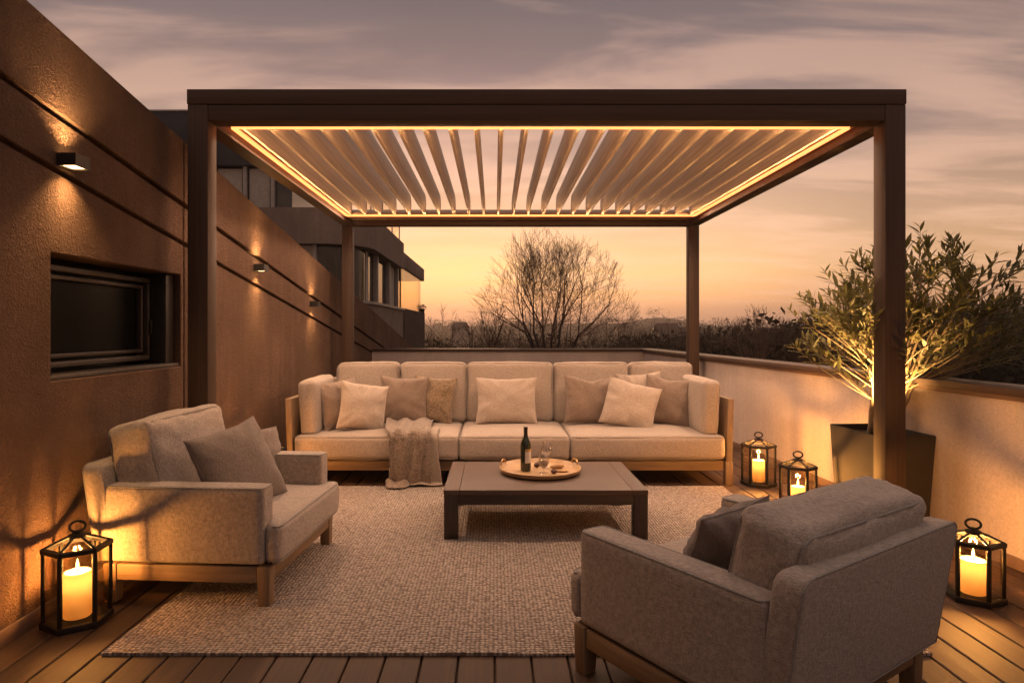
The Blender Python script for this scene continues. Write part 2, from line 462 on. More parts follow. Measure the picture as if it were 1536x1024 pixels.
# ------------------------------------------------------------------ deck
def deck():
    bm = bmesh.new(); W = .15; x = -3.0; prof = []
    while x < 3.6:
        prof += [(x+.0035, -.022), (x+.0036, -.004), (x+.008, 0), (x+W-.008, 0), (x+W-.0036, -.004), (x+W-.0035, -.022)]
        x += W
    ys = (-2.0, 2.0, 6.0, 11.0)
    rows = [[bm.verts.new((px, y, pz)) for px, pz in prof] for y in ys]
    for a, b in zip(rows, rows[1:]):
        for i in range(len(prof)-1): bm.faces.new((a[i], a[i+1], b[i+1], b[i]))
    tag(obj('deck_floor', bm, M['deck']), kind='structure')
deck()

# ------------------------------------------------------------------ left wall with raked top
def top_z(y): return 3.236-.1428*y
def g1(y): return 2.850-.1537*y
def g2(y): return 2.56-.1474*y
WX = -2.10
def plate(name, cells, x0, x1, m, parent):
    bm = bmesh.new(); d = {}
    def V(p):
        k = (round(p[0], 4), round(p[1], 4))
        if k not in d: d[k] = bm.verts.new((x0, p[0], p[1]))
        return d[k]
    fs = [bm.faces.new([V(p) for p in c]) for c in cells]
    r = bmesh.ops.extrude_face_region(bm, geom=fs)
    bmesh.ops.translate(bm, vec=(x1-x0, 0, 0), verts=[e for e in r['geom'] if isinstance(e, bmesh.types.BMVert)])
    bmesh.ops.recalc_face_normals(bm, faces=bm.faces[:])
    es = [e for e in bm.edges if e.calc_face_angle(0) > .5]
    bmesh.ops.bevel(bm, geom=es, offset=.005, segments=1, affect='EDGES')
    return obj(name, bm, m, parent)
def strip(ys, lo, hi):
    return [[(a, lo(a)), (b, lo(b)), (b, hi(b)), (a, hi(a))] for a, b in zip(ys, ys[1:])]
wall = thing('terrace_wall', 'brown textured stucco wall with sloping top and two slanted grooves, beside left armchair', 'wall', (WX-.15, 4, 0))
wall.location = (0, 0, 0)
WY0, WY1, WZ0, WZ1 = 3.0, 4.24, 1.104, 1.716
J = 4.285
def holed(ys_before, y_after, hi):
    cells = []
    for a, b in zip(ys_before, ys_before[1:]): cells += strip([a, b], lambda y: 0.0, hi)
    return cells
def zc(v): return lambda y: v
low = []
for a, b in ((-2.2, WY0), (WY0, WY1), (WY1, J-.008)):
    rows = [zc(0.0), zc(WZ0), zc(WZ1), lambda y: g2(y)-.016]
    for lo, hi in zip(rows, rows[1:]):
        if (a, lo(0)) == (WY0, WZ0): continue
        low.append([(a, lo(a)), (b, lo(b)), (b, hi(b)), (a, hi(a))])
plate('lower_panel', low, WX, WX-.045, M['stucco_brown'], wall)
plate('lower_panel', strip([J+.008, 10.5, 16.0], zc(0.0), lambda y: g2(y)-.016), WX, WX-.045, M['stucco_brown'], wall)
for a, b in ((-2.2, J-.008), (J+.008, 16.0)):
    plate('middle_panel', strip([a, b], lambda y: g2(y)+.016, lambda y: g1(y)-.016), WX-.004, WX-.045, M['stucco_brown'], wall)
    plate('upper_panel', strip([a, b], lambda y: g1(y)+.016, top_z), WX, WX-.045, M['stucco_brown'], wall)
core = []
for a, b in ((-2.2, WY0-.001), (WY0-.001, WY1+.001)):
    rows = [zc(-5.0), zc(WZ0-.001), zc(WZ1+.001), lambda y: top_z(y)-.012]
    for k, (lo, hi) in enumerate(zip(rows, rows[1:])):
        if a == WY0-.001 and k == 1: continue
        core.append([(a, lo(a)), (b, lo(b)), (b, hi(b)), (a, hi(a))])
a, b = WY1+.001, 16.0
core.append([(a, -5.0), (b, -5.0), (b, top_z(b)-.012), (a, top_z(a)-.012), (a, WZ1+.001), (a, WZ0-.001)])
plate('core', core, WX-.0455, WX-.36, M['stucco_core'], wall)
box('skirting', (WX+.001, WX+.016, -2.0, 10.8, 0, .075), M['skirting'], wall, .003)
win = box('window', (WX-.235, WX-.205, WY0-.0, WY1, WZ0, WZ1), M['pane_dark'], wall, 0)
def fr(name, y0, y1, z0, z1, x0, x1, m, th, sub=win):
    for b in ((x0, x1, y0, y1, z0, z0+th), (x0, x1, y0, y1, z1-th, z1), (x0, x1, y0, y0+th, z0+th, z1-th), (x0, x1, y1-th, y1, z0+th, z1-th)):
        box(name, b, m, sub, .004)
fr('frame', WY0+.002, WY1-.10, WZ0+.05, WZ1-.035, WX-.204, WX-.15, M['window_frame'], .03)
fr('sash', WY0+.05, WY1-.15, WZ0+.098, WZ1-.083, WX-.2035, WX-.17, M['window_frame'], .022)
box('sill', (WX-.204, WX-.012, WY0+.002, WY1-.002, WZ0+.001, WZ0+.024), M['window_frame'], win, .004)
box('side_lining', (WX-.204, WX-.05, WY1-.098, WY1-.002, WZ0+.026, WZ1-.002), M['sconce_metal'], win, .003)
tube('handle', [(WX-.165, WY1-.115, WZ0+.22), (WX-.14, WY1-.115, WZ0+.22), (WX-.14, WY1-.115, WZ0+.31)], .008, M['sconce_metal'], win)

# sconces
WARM = (1, .56, .21)
def sconce(y, z, label, k):
    t = thing('wall_sconce', label, 'wall lamp', (WX, y, z), 0, 'up and down lamps along the stucco wall')
    bm = bmesh.new()
    L, D, H, th = .11, .092, .060, .006
    add_box(bm, 0.002, D, -L/2, -L/2+th, -H/2, H/2); add_box(bm, 0.002, D, L/2-th, L/2, -H/2, H/2)
    add_box(bm, D-th, D, -L/2+th, L/2-th, -H/2, H/2); add_box(bm, 0.002, .008, -L/2+th, L/2-th, -H/2, H/2)
    bmesh.ops.remove_doubles(bm, verts=bm.verts[:], dist=1e-5)
    obj('body', bm, M['sconce_metal'], t)
    for s in (1, -1):
        box('lens', (.012, D-.01, -L/2+.01, L/2-.01, s*.022-.002, s*.022+.002), M['lens'], t, 0)
        light('sconce_beam', 'SPOT', (.066, 0, s*.026), k*1.3, WARM, t, (0, R(180 if s > 0 else 0), 0), spot_size=R(118), spot_blend=1.0, shadow_soft_size=.02)
sconce(3.09, 2.167, 'black box wall lamp above the dark window, nearest to the camera', 22.0)
sconce(5.57, 1.89, 'small wall lamp on the stucco wall, middle one of three', 17.0)
sconce(7.25, 1.64, 'small wall lamp on the stucco wall, farthest of three beside the rear post', 14.0)

# ------------------------------------------------------------------ parapets
SL = .055
def side_x(y): return 3.14-SL*y
YB = 10.84; PZ = 1.02; XC = side_x(YB)
t = thing('rear_parapet', 'low pale stucco parapet with dark metal cap behind the long sofa', 'wall', (0, YB, 0))
box('wall', (WX+.002, XC+.2, 0, .2, -5, PZ-.05), M['stucco_pale'], t, 0)
box('cap', (WX+.002, XC-.032, -.03, .23, PZ-.048, PZ), M['capx'], t, .004)
ang = math.atan(SL)
t = thing('side_parapet', 'low pale stucco parapet with dark metal cap beside the planter and lanterns', 'wall', (3.14, 0, 0), ang)
box('wall', (0, .2, -2.2, YB-.02, -5, PZ-.06), M['stucco_pale'], t, 0)
box('cap', (-.03, .23, -2.2, YB+.24, PZ-.048, PZ), M['cap'], t, .004)
box('drip_strip', (-.012, -.001, -2.2, YB-.02, PZ-.075, PZ-.049), M['skirting'], t, 0)
box('skirting', (-.016, -.001, -2.2, YB-.02, 0.001, .07), M['skirting'], t, .003)

# ------------------------------------------------------------------ pergola
K = 1.205
PX0, PX1, PY0, PY1 = -1.611*K, 2.156*K, 3.32*K, 6.78*K
P = .107*K; ZB = 1.35+1.094*K; ZT = 1.35+1.258*K; ZM = 1.35+1.178*K
pg = thing('pergola', 'dark bronze metal pergola with louvered roof and glowing light strips', 'pergola', ((PX0+PX1)/2, PY0, 0))
pg.location = (0, 0, 0)
for (x, y) in ((PX0, PY0), (PX1-P, PY0), (PX0, PY1-P), (PX1-P, PY1-P)):
    p = box('post', (x, x+P, y, y+P, 0, ZM), M['bronze_z'], pg, .004)
    box('base_plate', (x-.02, x+P+.02, y-.02, y+P+.02, .001, .012), M['bronze_x'], p, .002)
bx = (PX0+P+.001, PX1-P-.001)
box('beam', (bx[0], bx[1], PY0+.003, PY0+P-.003, ZB, ZM), M['bronze_x'], pg, .003)
box('beam', (bx[0], bx[1], PY1-P+.003, PY1-.003, ZB, ZM), M['bronze_x'], pg, .003)
by = (PY0+P+.001, PY1-P-.001)
box('beam', (PX0+.003, PX0+P-.003, by[0], by[1], ZB, ZM), M['bronze_y'], pg, .003)
box('beam', (PX1-P+.003, PX1-.003, by[0], by[1], ZB, ZM), M['bronze_y'], pg, .003)
box('fascia', (PX0-.003, PX1+.003, PY0-.003, PY0+.12, ZM+.003, ZT), M['bronze_x'], pg, .003)
box('fascia', (PX0-.003, PX1+.003, PY1-.12, PY1+.003, ZM+.003, ZT), M['bronze_x'], pg, .003)
box('fascia', (PX0-.003, PX0+.12, PY0+.122, PY1-.122, ZM+.003, ZT), M['bronze_y'], pg, .003)
box('fascia', (PX1-.12, PX1+.003, PY0+.122, PY1-.122, ZM+.003, ZT), M['bronze_y'], pg, .003)
# inner ledge that carries the lights
LX0, LX1, LY0, LY1 = PX0+P+.024, PX1-P-.054, 3.585*K, 6.36*K
zl = 1.35+1.15*K
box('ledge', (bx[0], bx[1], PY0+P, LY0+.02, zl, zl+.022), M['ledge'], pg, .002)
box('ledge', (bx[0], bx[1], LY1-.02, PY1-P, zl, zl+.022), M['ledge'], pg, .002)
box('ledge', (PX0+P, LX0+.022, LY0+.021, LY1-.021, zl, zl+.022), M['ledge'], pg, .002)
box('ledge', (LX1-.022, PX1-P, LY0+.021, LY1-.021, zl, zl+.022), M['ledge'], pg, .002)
s = .013
box('light_strip', (LX0, LX1, LY0-s, LY0+s, zl-.018, zl-.001), M['led'], pg, 0)
box('light_strip', (LX0, LX1, LY1-s, LY1+s, zl-.018, zl-.001), M['led'], pg, 0)
box('light_strip', (LX0-s, LX0+s, LY0+.009, LY1-.009, zl-.018, zl-.001), M['led'], pg, 0)
box('light_strip', (LX1-s, LX1+s, LY0+.009, LY1-.009, zl-.018, zl-.001), M['led'], pg, 0)
LEDC = (1, .62, .39)
def led_lamp(x, y, L, along, tilt, e):
    rot = Matrix.Rotation(R(0 if along == 'x' else 90), 4, 'Z') @ Matrix.Rotation(R(tilt), 4, 'X')
    o = light('light_strip_glow', 'AREA', (x, y, zl-.022), e, LEDC if abs(tilt) < 90 else (1, .50, .19), pg, rot.to_euler(), shape='RECTANGLE', size=L, size_y=.012, spread=R(145))
mx_, my_ = (LX0+LX1)/2, (LY0+LY1)/2
for up, e in ((0, 31.0), (1, 26.0)):
    box('liner', (bx[0], bx[1], PY1-P-.012, PY1-P-.002, zl+.0225, ZT), M['louver'], pg, .001) if not up else None
    led_lamp(mx_, LY0, LX1-LX0-.1, 'x', 150 if up else 25, e); led_lamp(mx_, LY1, LX1-LX0-.1, 'x', -150 if up else -25, e)
    led_lamp(LX0, my_, LY1-LY0-.1, 'y', -150 if up else -25, e); led_lamp(LX1, my_, LY1-LY0-.1, 'y', 150 if up else 25, e)
NL = 24; sp = (LX1-LX0-.10)/(NL-1)
def louver_bm():
    bm = bmesh.new(); h0, h1, th = zl+.0, zl+.235, .042
    pr = []
    n = 10
    for i in range(n+1):
        f = i/n; pr.append((th/2*math.sin(math.pi*(.12+.76*f))**.6, h0+(h1-h0)*f))
    ring = pr+[(-a, b) for a, b in reversed(pr)]
    a = [bm.verts.new((x, LY0+.024, z)) for x, z in ring]; b = [bm.verts.new((x, LY1-.024, z)) for x, z in ring]
    k = len(ring)
    bm.faces.new(a); bm.faces.new(b[::-1])
    for i in range(k): bm.faces.new((a[i], b[i], b[(i+1) % k], a[(i+1) % k]))
    bmesh.ops.recalc_face_normals(bm, faces=bm.faces[:])
    return bm
lv = obj('louver', louver_bm(), M['louver'], pg, angle=45)
lv.location = (LX0+.05, 0, 0)
for i in range(1, NL):
    c = lv.copy(); COL.objects.link(c); c.location = (LX0+.05+sp*i, 0, 0)

# ------------------------------------------------------------------ rug
bm = bmesh.new(); add_box(bm, -1.62, 2.0, 2.62, 5.42, .001, .013)
bmesh.ops.subdivide_edges(bm, edges=[e_ for e_ in bm.edges if e_.calc_length() > .1], cuts=56, use_grid_fill=True)
for v in bm.verts:
    c = v.co; fx_ = (c.x+1.62)/3.62
    c.x += .05*(c.y-2.62)-.01-.18*fx_
    if c.z > .01: c.z += .004*(mnoise.noise(Vector((c.x*2.3, c.y*2.3, 1)))+mnoise.noise(Vector((c.x*6, c.y*6, 4)))*.5)
    c.y += .007*mnoise.noise(Vector((c.x*3, 0, 7)))
    c.x += .006*mnoise.noise(Vector((0, c.y*3, 2)))
tag(obj('rug', bm, M['rug'], angle=60), 'large beige and brown woven rug under the coffee table', 'rug')

# ------------------------------------------------------------------ sofa
SX, SY = .13, 5.48
sf = thing('sofa', 'long beige five-back sofa on a pale wooden frame by the rear parapet', 'sofa', (SX, SY, 0))
box('rail', (-1.868, 1.868, .03, .075, .125, .207), M['teak_x'], sf)
box('rail', (-1.868, 1.868, .98, 1.02, .125, .207), M['teak_x'], sf)
for sx in (-1, 1):
    for y in (0.0, .97):
        box('leg', (sx*1.90-.032, sx*1.90+.032, y, y+.062, 0, .207), M['teak_z'], sf)
    box('rail', (sx*1.90-.02, sx*1.90+.02, .063, .969, .127, .205), M['teak_y'], sf)
    bm = bmesh.new(); add_box(bm, -.026, .026, .0, 1.03, .209, .745, .006)
    for v in bm.verts:
        f = (v.co.z-.209)/.536; v.co.x += sx*.035*f; v.co.x *= 1
        if v.co.y < .3: v.co.y += .05*f
    obj('side_panel', bm, M['teak_z'], sf, (sx*1.90, 0, 0), angle=40)
box('seat_base', (-1.86, 1.86, .085, .97, .15, .222), M['concrete_dark'], sf)
box('back_panel', (-1.86, 1.86, 1.0, 1.045, .225, .86), M['linen'], sf, .015, 3)
lin, pip = M['linen'], M['piping']
for i, (a, b) in enumerate(((-1.866, -.442), (-.438, .522), (.526, 1.866))):
    cushion('seat_cushion', b-a, .985, .205, .04, lin, pip, sf, ((a+b)/2, .475, .325), puff=(.004, .012, .028), amp=.004, seed=i+1, crease=.004)
for i, (a, b) in enumerate(((-1.72, -1.083), (-1.077, -.412), (-.406, .457), (.463, 1.217), (1.223, 1.86))):
    cushion('back_cushion', b-a, .19, .60, .05, lin, pip, sf, ((a+b)/2, .935, .71), (R(-9+rnd.uniform(-1.5, 1.5)), R(rnd.uniform(-.7, .7)), R(rnd.uniform(-1.2, 1.2))), puff=(.006, .035, .014), amp=.005, seed=i+11, pipe='y', crease=.006)
for sx, sd in ((-1, 21), (1, 22)):
    cushion('arm_cushion', .145, .80, .49, .042, lin, pip, sf, (sx*1.785, .47, .655), (0, R(sx*3), R(-sx*2)), puff=(.022, .01, .008), amp=.004, seed=sd, pipe=None, crease=.005)

gl = 'pillows lined up along the sofa'
LP, BP, TP = M['linen_light'], M['linen_brown'], M['linen_taupe']
pillow('brown pillow leaning on the left end cushion of the sofa', .44, .46, .17, BP, (-1.43, 5.86, .655), 50, 14, 4, 1, gl)
pillow('pale pillow tilted in front of a brown one at the left end of the sofa', .44, .44, .18, LP, (-1.20, 5.78, .645), 26, 17, -10, 2, gl)
pillow('plain brown pillow above the end of the throw blanket', .46, .46, .17, BP, (-.88, 6.13, .665), 5, 15, -2, 3, gl)
pillow('crinkled ochre pillow half hidden behind a plain brown pillow', .42, .46, .15, M['linen_ochre'], (-.60, 6.22, .66), -6, 13, -4, 4, gl, wr=.02)
pillow('wide beige pillow alone on the middle seat of the sofa', .60, .46, .18, M['linen_light'], (.115, 6.12, .66), 0, 16, 0, 5, gl)
pillow('brown pillow with a dented top on the right seat of the sofa', .50, .46, .17, BP, (.92, 6.13, .665), 4, 16, -3, 6, gl, dent=.03)
pillow('pale pillow tilted sideways on the right seat of the sofa', .50, .46, .17, LP, (1.27, 5.93, .64), -8, 22, -14, 7, gl)
pillow('brown pillow against the right end cushion of the sofa', .46, .48, .17, BP, (1.66, 6.08, .66), -22, 15, -5, 8, gl, dent=.02)
pillow('pale pillow showing only its corner behind the tilted pair on the right', .44, .46, .14, LP, (1.44, 6.27, .69), -4, 10, 4, 9, gl)

# throw blanket
def cloth(name, x_of, prof, nu, nv, m, parent, folds, seed, th=.008):
    """prof: list of (y, z, nx, nz) down the path; x_of(u, v) gives x; folds(u, v) the offset along the path normal"""
    vs, fs = [], []
    for j in range(nv+1):
        f = j/nv*(len(prof)-1); k = min(int(f), len(prof)-2); g = f-k
        y = prof[k][0]*(1-g)+prof[k+1][0]*g; z = prof[k][1]*(1-g)+prof[k+1][1]*g
        ny = prof[k][2]*(1-g)+prof[k+1][2]*g; nz = prof[k][3]*(1-g)+prof[k+1][3]*g
        for i in range(nu+1):
            u, v = i/nu, j/nv; o = folds(u, v)
            vs.append((x_of(u, v), y+ny*o, z+nz*o))
    for j in range(nv):
        for i in range(nu):
            a = j*(nu+1)+i; fs.append((a, a+1, a+nu+2, a+nu+1))
    me = bpy.data.meshes.new(name); me.from_pydata(vs, [], fs); me.update()
    o = obj_me(name, me, m, parent, smooth=True)
    sm = o.modifiers.new('thick', 'SOLIDIFY'); sm.thickness = th; sm.offset = 0
    return o
def arc_prof(back_y, top_z, front_y, end_z, out=.0, r=.055):
    p = []
    for i in range(9): p.append((back_y+(front_y+r-back_y)*i/8, top_z+.018*math.sin(math.pi*i/8), 0, 1))
    for i in range(1, 6):
        a = R(90*i/5); p.append((front_y+r-r*math.sin(a), top_z-r+r*math.cos(a), -math.sin(a), math.cos(a)))
    zb = top_z-r
    for i in range(1, 10): p.append((front_y-.012*math.sin(math.pi*i/9), zb+(end_z-zb)*i/9, -1, 0))
    if out:
        for i in range(1, 4): p.append((front_y-out*i/3, end_z-.004*i, -.2, 1))
    return p
th = thing('throw_blanket', 'rough brown throw blanket draped over the left seat of the sofa', 'blanket', (-.72, 5.45, .43))
th.location = (0, 0, 0)
def fx(s, a): return lambda u, v: .013+a*(.5+.5*math.sin(u*17+s+3*v+1.5*mnoise.noise(Vector((u*3, v*4, s)))))+.006*mnoise.noise(Vector((u*14, v*26, s)))
prof = arc_prof(6.22, .452, 5.438, .035, .03)
def xa(u, v):
    x0 = -1.06+.16*min(1, v*2.2); x1 = -.60+.06*min(1, v*2)-.0*v
    return x0+(x1-x0)*u+.012*mnoise.noise(Vector((u*2, v*5, 4)))
cloth('boucle_layer', xa, prof, 46, 110, M['throw'], th, fx(1.0, .030), 1, .007)
prof2 = arc_prof(5.75, .446, 5.446, .035, .07)
def xb(u, v):
    x0 = -.80+.02*v; x1 = -.50+.06*v*v
    return x0+(x1-x0)*u+.012*mnoise.noise(Vector((u*2, v*4, 9)))
cloth('lining_layer', xb, prof2, 36, 80, M['throw_light'], th, lambda u, v: .004+.012*(.5+.5*math.sin(u*9+2+2*v)), 2, .006)
# turned corner lying on the rug
bm = bmesh.new(); NU = 14
g = [[bm.verts.new((-.93+.24*i/NU*(1-.35*j/8)+.02*j/8, 5.43-.12*j/8-.03*math.sin(i/NU*3), .024+.05*(1-j/8)**2*(.6+.4*math.sin(i*.9))+.006*math.sin(i*1.3+j))) for i in range(NU+1)] for j in range(9)]
for j in range(8):
    for i in range(NU): bm.faces.new((g[j][i], g[j][i+1], g[j+1][i+1], g[j+1][i]))
o = obj('turned_corner', bm, M['linen_brown'], th, smooth=True)
sm = o.modifiers.new('thick', 'SOLIDIFY'); sm.thickness = .008

# ------------------------------------------------------------------ armchairs
def armchair(label, loc, rz, dz=0.0):
    t = thing('armchair', label, 'armchair', loc, rz, 'matching upholstered armchairs')
    W, F, B, L = .475, -.42, .42, .066
    for x0 in (-W, W-L):
        for y0 in (F, B-L):
            bm = bmesh.new(); add_box(bm, x0, x0+L, y0, y0+L, 0, .192, .005)
            cx, cy = x0+L/2, y0+L/2
            for v in bm.verts:
                k = .86+.14*min(1, v.co.z/.192); v.co.x = cx+(v.co.x-cx)*k; v.co.y = cy+(v.co.y-cy)*k
            obj('leg', bm, M['teak_z'], t, angle=40)
    for x0 in (-W+.006, W-.006-.045): box('rail', (x0, x0+.045, F+L+.001, B-L-.001, .112, .190), M['teak_y'], t)
    for y0 in (F+.006, B-.006-.045): box('rail', (-W+L+.001, W-L-.001, y0, y0+.045, .112, .190), M['teak_x'], t)
    box('seat_base', (-W+.055, W-.055, F+.055, B-.055, .15, .198), M['concrete_dark'], t)
    G, PG = M['linen_grey'], M['piping_grey']
    for s in (-1, 1):
        cushion('arm', .125, .80, .372, .022, G, PG, t, (s*(W-.0625), .012, .386), puff=(.003, .002, .003), amp=.0014, seed=31+s, pipe='z', sides=(1,), cuts=16)
    # back shell: a flat upholstered panel that leans out, its shoulders rounded
    hw_, z0_, z1_ = W, .198, .672
    out = [(-hw_, z0_), (hw_, z0_), (hw_, z1_-.075)]
    out += [(hw_-.045+.045*math.cos(R(a)), z1_-.045+.045*math.sin(R(a))) for a in (20, 45, 70, 90)]
    out += [(-hw_+.045+.045*math.cos(R(a)), z1_-.045+.045*math.sin(R(a))) for a in (90, 110, 135, 160)]+[(-hw_, z1_-.075)]
    bm = bmesh.new(); A = [bm.verts.new((x, .365, z)) for x, z in out]; B_ = [bm.verts.new((x, .465, z)) for x, z in out]
    n_ = len(out); bm.faces.new(A); bm.faces.new(B_[::-1])
    for k in range(n_): bm.faces.new((A[k], B_[k], B_[(k+1) % n_], A[(k+1) % n_]))
    bmesh.ops.recalc_face_normals(bm, faces=bm.faces[:])
    bmesh.ops.bevel(bm, geom=[e_ for e_ in bm.edges if e_.calc_face_angle(0) > .6], offset=.018, segments=4, affect='EDGES', profile=.5)
    def lean(p): f = max(0, (p[2]-z0_)/.474); return (p[0]*(1-.015*(1-f)), p[1]+.07*f, p[2])
    for v in bm.verts: v.co = lean(v.co)
    sh = obj('back_shell', bm, G, t, smooth=True, angle=35)
    ring = []
    for (x, z), (x2, z2) in zip(out, out[1:]+out[:1]):
        for k in range(6): ring.append((x+(x2-x)*k/6, z+(z2-z)*k/6))
    tube('piping', [lean((x*.991, .4605, z0_+(z-z0_)*.991+.002)) for x, z in ring], .004, PG, sh, 6, True)
    def tw(p):
        k = (-.285-p.y)/.018; k = max(0, min(1, k)); k = k*k*(3-2*k)
        p = p.copy(); p.x *= 1+k*(.467/.347-1); return p
    cushion('seat_cushion', .694, .76, .188, .034, G, PG, t, (0, -.09, .296), puff=(0, .010, .026), amp=.004, seed=43, warp=tw, cuts=34, crease=.004)
    cushion('back_cushion', .76, .23, .45, .045, G, PG, t, (0, .318, .605+dz), (R(-13), 0, 0), puff=(.012, .028, .022), amp=.010, seed=47, pipe='y', crease=.016, cuts=26)
    return t
ca = armchair('greige upholstered armchair with its back to the brown stucco wall', (-1.47, 3.55, .012), R(86.2), .03)
cb = armchair('greige upholstered armchair seen from behind in the right foreground', (.965, 2.45, 0), R(214), -.045)
cb.scale = (1.06, 1.0, .985)
ga = 'pillows on the armchairs'
pillow('big taupe pillow propped on the armchair by the stucco wall', .50, .48, .20, TP, (-1.38, 3.42, .60), 66, 24, 8, 51, ga, wr=.008)
pillow('smaller taupe pillow at the far arm of the armchair by the wall', .40, .40, .15, TP, (-1.43, 3.86, .555), 70, 20, -6, 52, ga)
pillow('dark taupe pillow tucked against the back cushion of the foreground armchair', .40, .38, .16, TP, (.845, 2.365, .535), 216, 24, -4, 53, ga)

# ------------------------------------------------------------------ coffee table
TX0, TX1, TY0, TY1, TZ = -.325, .978, 4.03, 4.90, .328
ct = thing('coffee_table', 'low dark brown wooden coffee table standing on the rug', 'table', ((TX0+TX1)/2, (TY0+TY1)/2, .013))
hx, hy = (TX1-TX0)/2, (TY1-TY0)/2; tz = TZ-.013
e = .10
box('tabletop', (-hx+e+.001, hx-e-.001, -hy, hy, tz-.03, tz), M['table_top_x'], ct, .002)
for s in (-1, 1):
    a, b = sorted((s*hx, s*(hx-e+.001))); box('end_board', (a, b, -hy, hy, tz-.03, tz), M['table_top_y'], ct, .002)
for sx in (-1, 1):
    for sy in (-1, 1):
        a, b = sorted((sx*(hx-.002), sx*(hx-.09))); c, d = sorted((sy*(hy-.002), sy*(hy-.09)))
        box('leg', (a, b, c, d, 0, tz-.031), M['dark_wood_z'], ct, .003)
for sy in (-1, 1):
    c, d = sorted((sy*(hy-.004), sy*(hy-.03))); box('apron', (-hx+.091, hx-.091, c, d, tz-.095, tz-.031), M['dark_wood_x'], ct, .002)
for sx in (-1, 1):
    a, b = sorted((sx*(hx-.004), sx*(hx-.03))); box('apron', (a, b, -hy+.091, hy-.091, tz-.095, tz-.031), M['dark_wood_y'], ct, .002)
# tray and what stands on it
TRX, TRY = .327, 4.55
tr = thing('tray', 'round golden wooden tray on the coffee table', 'tray', (TRX, TRY, TZ+.001))
lathe('dish', [(0, .0), (.262, .0), (.285, .012), (.293, .036), (.288, .040), (.279, .034), (.268, .016), (.255, .011), (0, .010)], M['tray'], tr, 64)
for a in (160, 22):
    ca_, sa_ = math.cos(R(a)), math.sin(R(a)); tx, ty = -sa_, ca_
    pts = []
    for i in range(13):
        f = math.pi*i/12; w_ = .045*math.cos(f); hgt = .036*math.sin(f)
        pts.append((ca_*.281+tx*w_, sa_*.281+ty*w_, .034+hgt))
    tube('handle', pts, .006, M['brass'], tr, 8)
zt = TZ+.001+.0112
bt = thing('wine_bottle', 'dark green wine bottle with pale label on the tray', 'bottle', (.222, 4.53, zt))
lathe('glass_body', [(0, .004), (.030, .0), (.0365, .004), (.0375, .02), (.0375, .185), (.035, .203), (.026, .222), (.017, .24), (.0145, .255), (.0142, .30), (.0155, .302), (.0155, .312), (.0, .313)], M['bottle'], bt, 40)
lathe('foil', [(.0148, .252), (.0149, .30), (.0163, .3015), (.0163, .3128), (.014, .3145), (0, .3145)], M['foil'], bt, 32)
def arc_label(name, r, a0, a1, z0, z1, m):
    bm = bmesh.new(); n = 16
    A = [[bm.verts.new((r*math.cos(R(a0+(a1-a0)*i/n)), r*math.sin(R(a0+(a1-a0)*i/n)), z)) for i in range(n+1)] for z in (z0, z1)]
    for i in range(n): bm.faces.new((A[0][i], A[0][i+1], A[1][i+1], A[1][i]))
    o = obj(name, bm, m, bt, smooth=True)
arc_label('label', .0379, -100, 8, .062, .142, M['paper']); arc_label('label_band', .0379, -100, 8, .143, .160, M['label_gold'])
def wine_glass(label, loc, wine_h, s=1.0, stem=.085):
    t = thing('wine_glass', label, 'wine glass', loc, 0, 'wine glasses on the tray')
    b = stem
    pr = [(0, .002), (.032, .0015), (.034, .003), (.012, .008), (.0045, .016), (.004, b-.004), (.010, b+.003), (.027, b+.018), (.038, b+.042), (.0405, b+.062), (.037, b+.088), (.031, b+.112)]
    pin = [(.0300, b+.1121), (.036, b+.088), (.0394, b+.062), (.037, b+.043), (.026, b+.0195), (.009, b+.006), (0, b+.005)]
    lathe('bowl', [(r*s, z*s) for r, z in pr+pin], M['wine_glass'], t, 36, angle=60)
    if wine_h:
        w = [(0, b+.0062), (.0086, b+.0068), (.0255, b+.0202), (.0363, b+.0432), (.0363+.0012, b+wine_h), (0, b+wine_h)]
        lathe('wine', [(r*s, z*s) for r, z in w], M['wine'], t, 32, angle=60)
wine_glass('wine glass with a little red wine beside the bottle', (.345, 4.46, zt), .05, 1.0, .03)
wine_glass('empty taller wine glass behind the one with wine', (.375, 4.60, zt), 0, 1.0, .085)
def snack(label, loc, rz, sc, m, seed, name, cat):
    bm = bmesh.new(); bmesh.ops.create_icosphere(bm, subdivisions=3, radius=1)
    for v in bm.verts:
        v.co *= 1+.18*mnoise.noise(v.co*2.2+Vector((seed, 0, 0)))
        v.co = Vector((v.co.x*sc[0], v.co.y*sc[1], v.co.z*sc[2]))
    lo = min(v.co.z for v in bm.verts)
    o = obj(name, bm, m, None, (loc[0], loc[1], loc[2]-lo), (0, 0, rz), smooth=True)
    tag(o, label, cat, 'nibbles on the tray')
snack('golden bread roll lying on the right side of the tray', (.455, 4.60, zt), .4, (.055, .022, .018), M['cracker'], 1, 'bread_roll', 'bread')
snack('flat brown cracker at the front right of the tray', (.475, 4.50, zt), -.2, (.045, .026, .008), M['cracker'], 5, 'cracker', 'cracker')
snack('dark dried fig behind the wine glasses on the tray', (.31, 4.64, zt), .9, (.026, .022, .019), M['fig'], 8, 'dried_fig', 'fig')
snack('dark dried fig between the cracker and the glass with wine', (.415, 4.44, zt), .2, (.022, .019, .015), M['fig'], 11, 'dried_fig', 'fig')

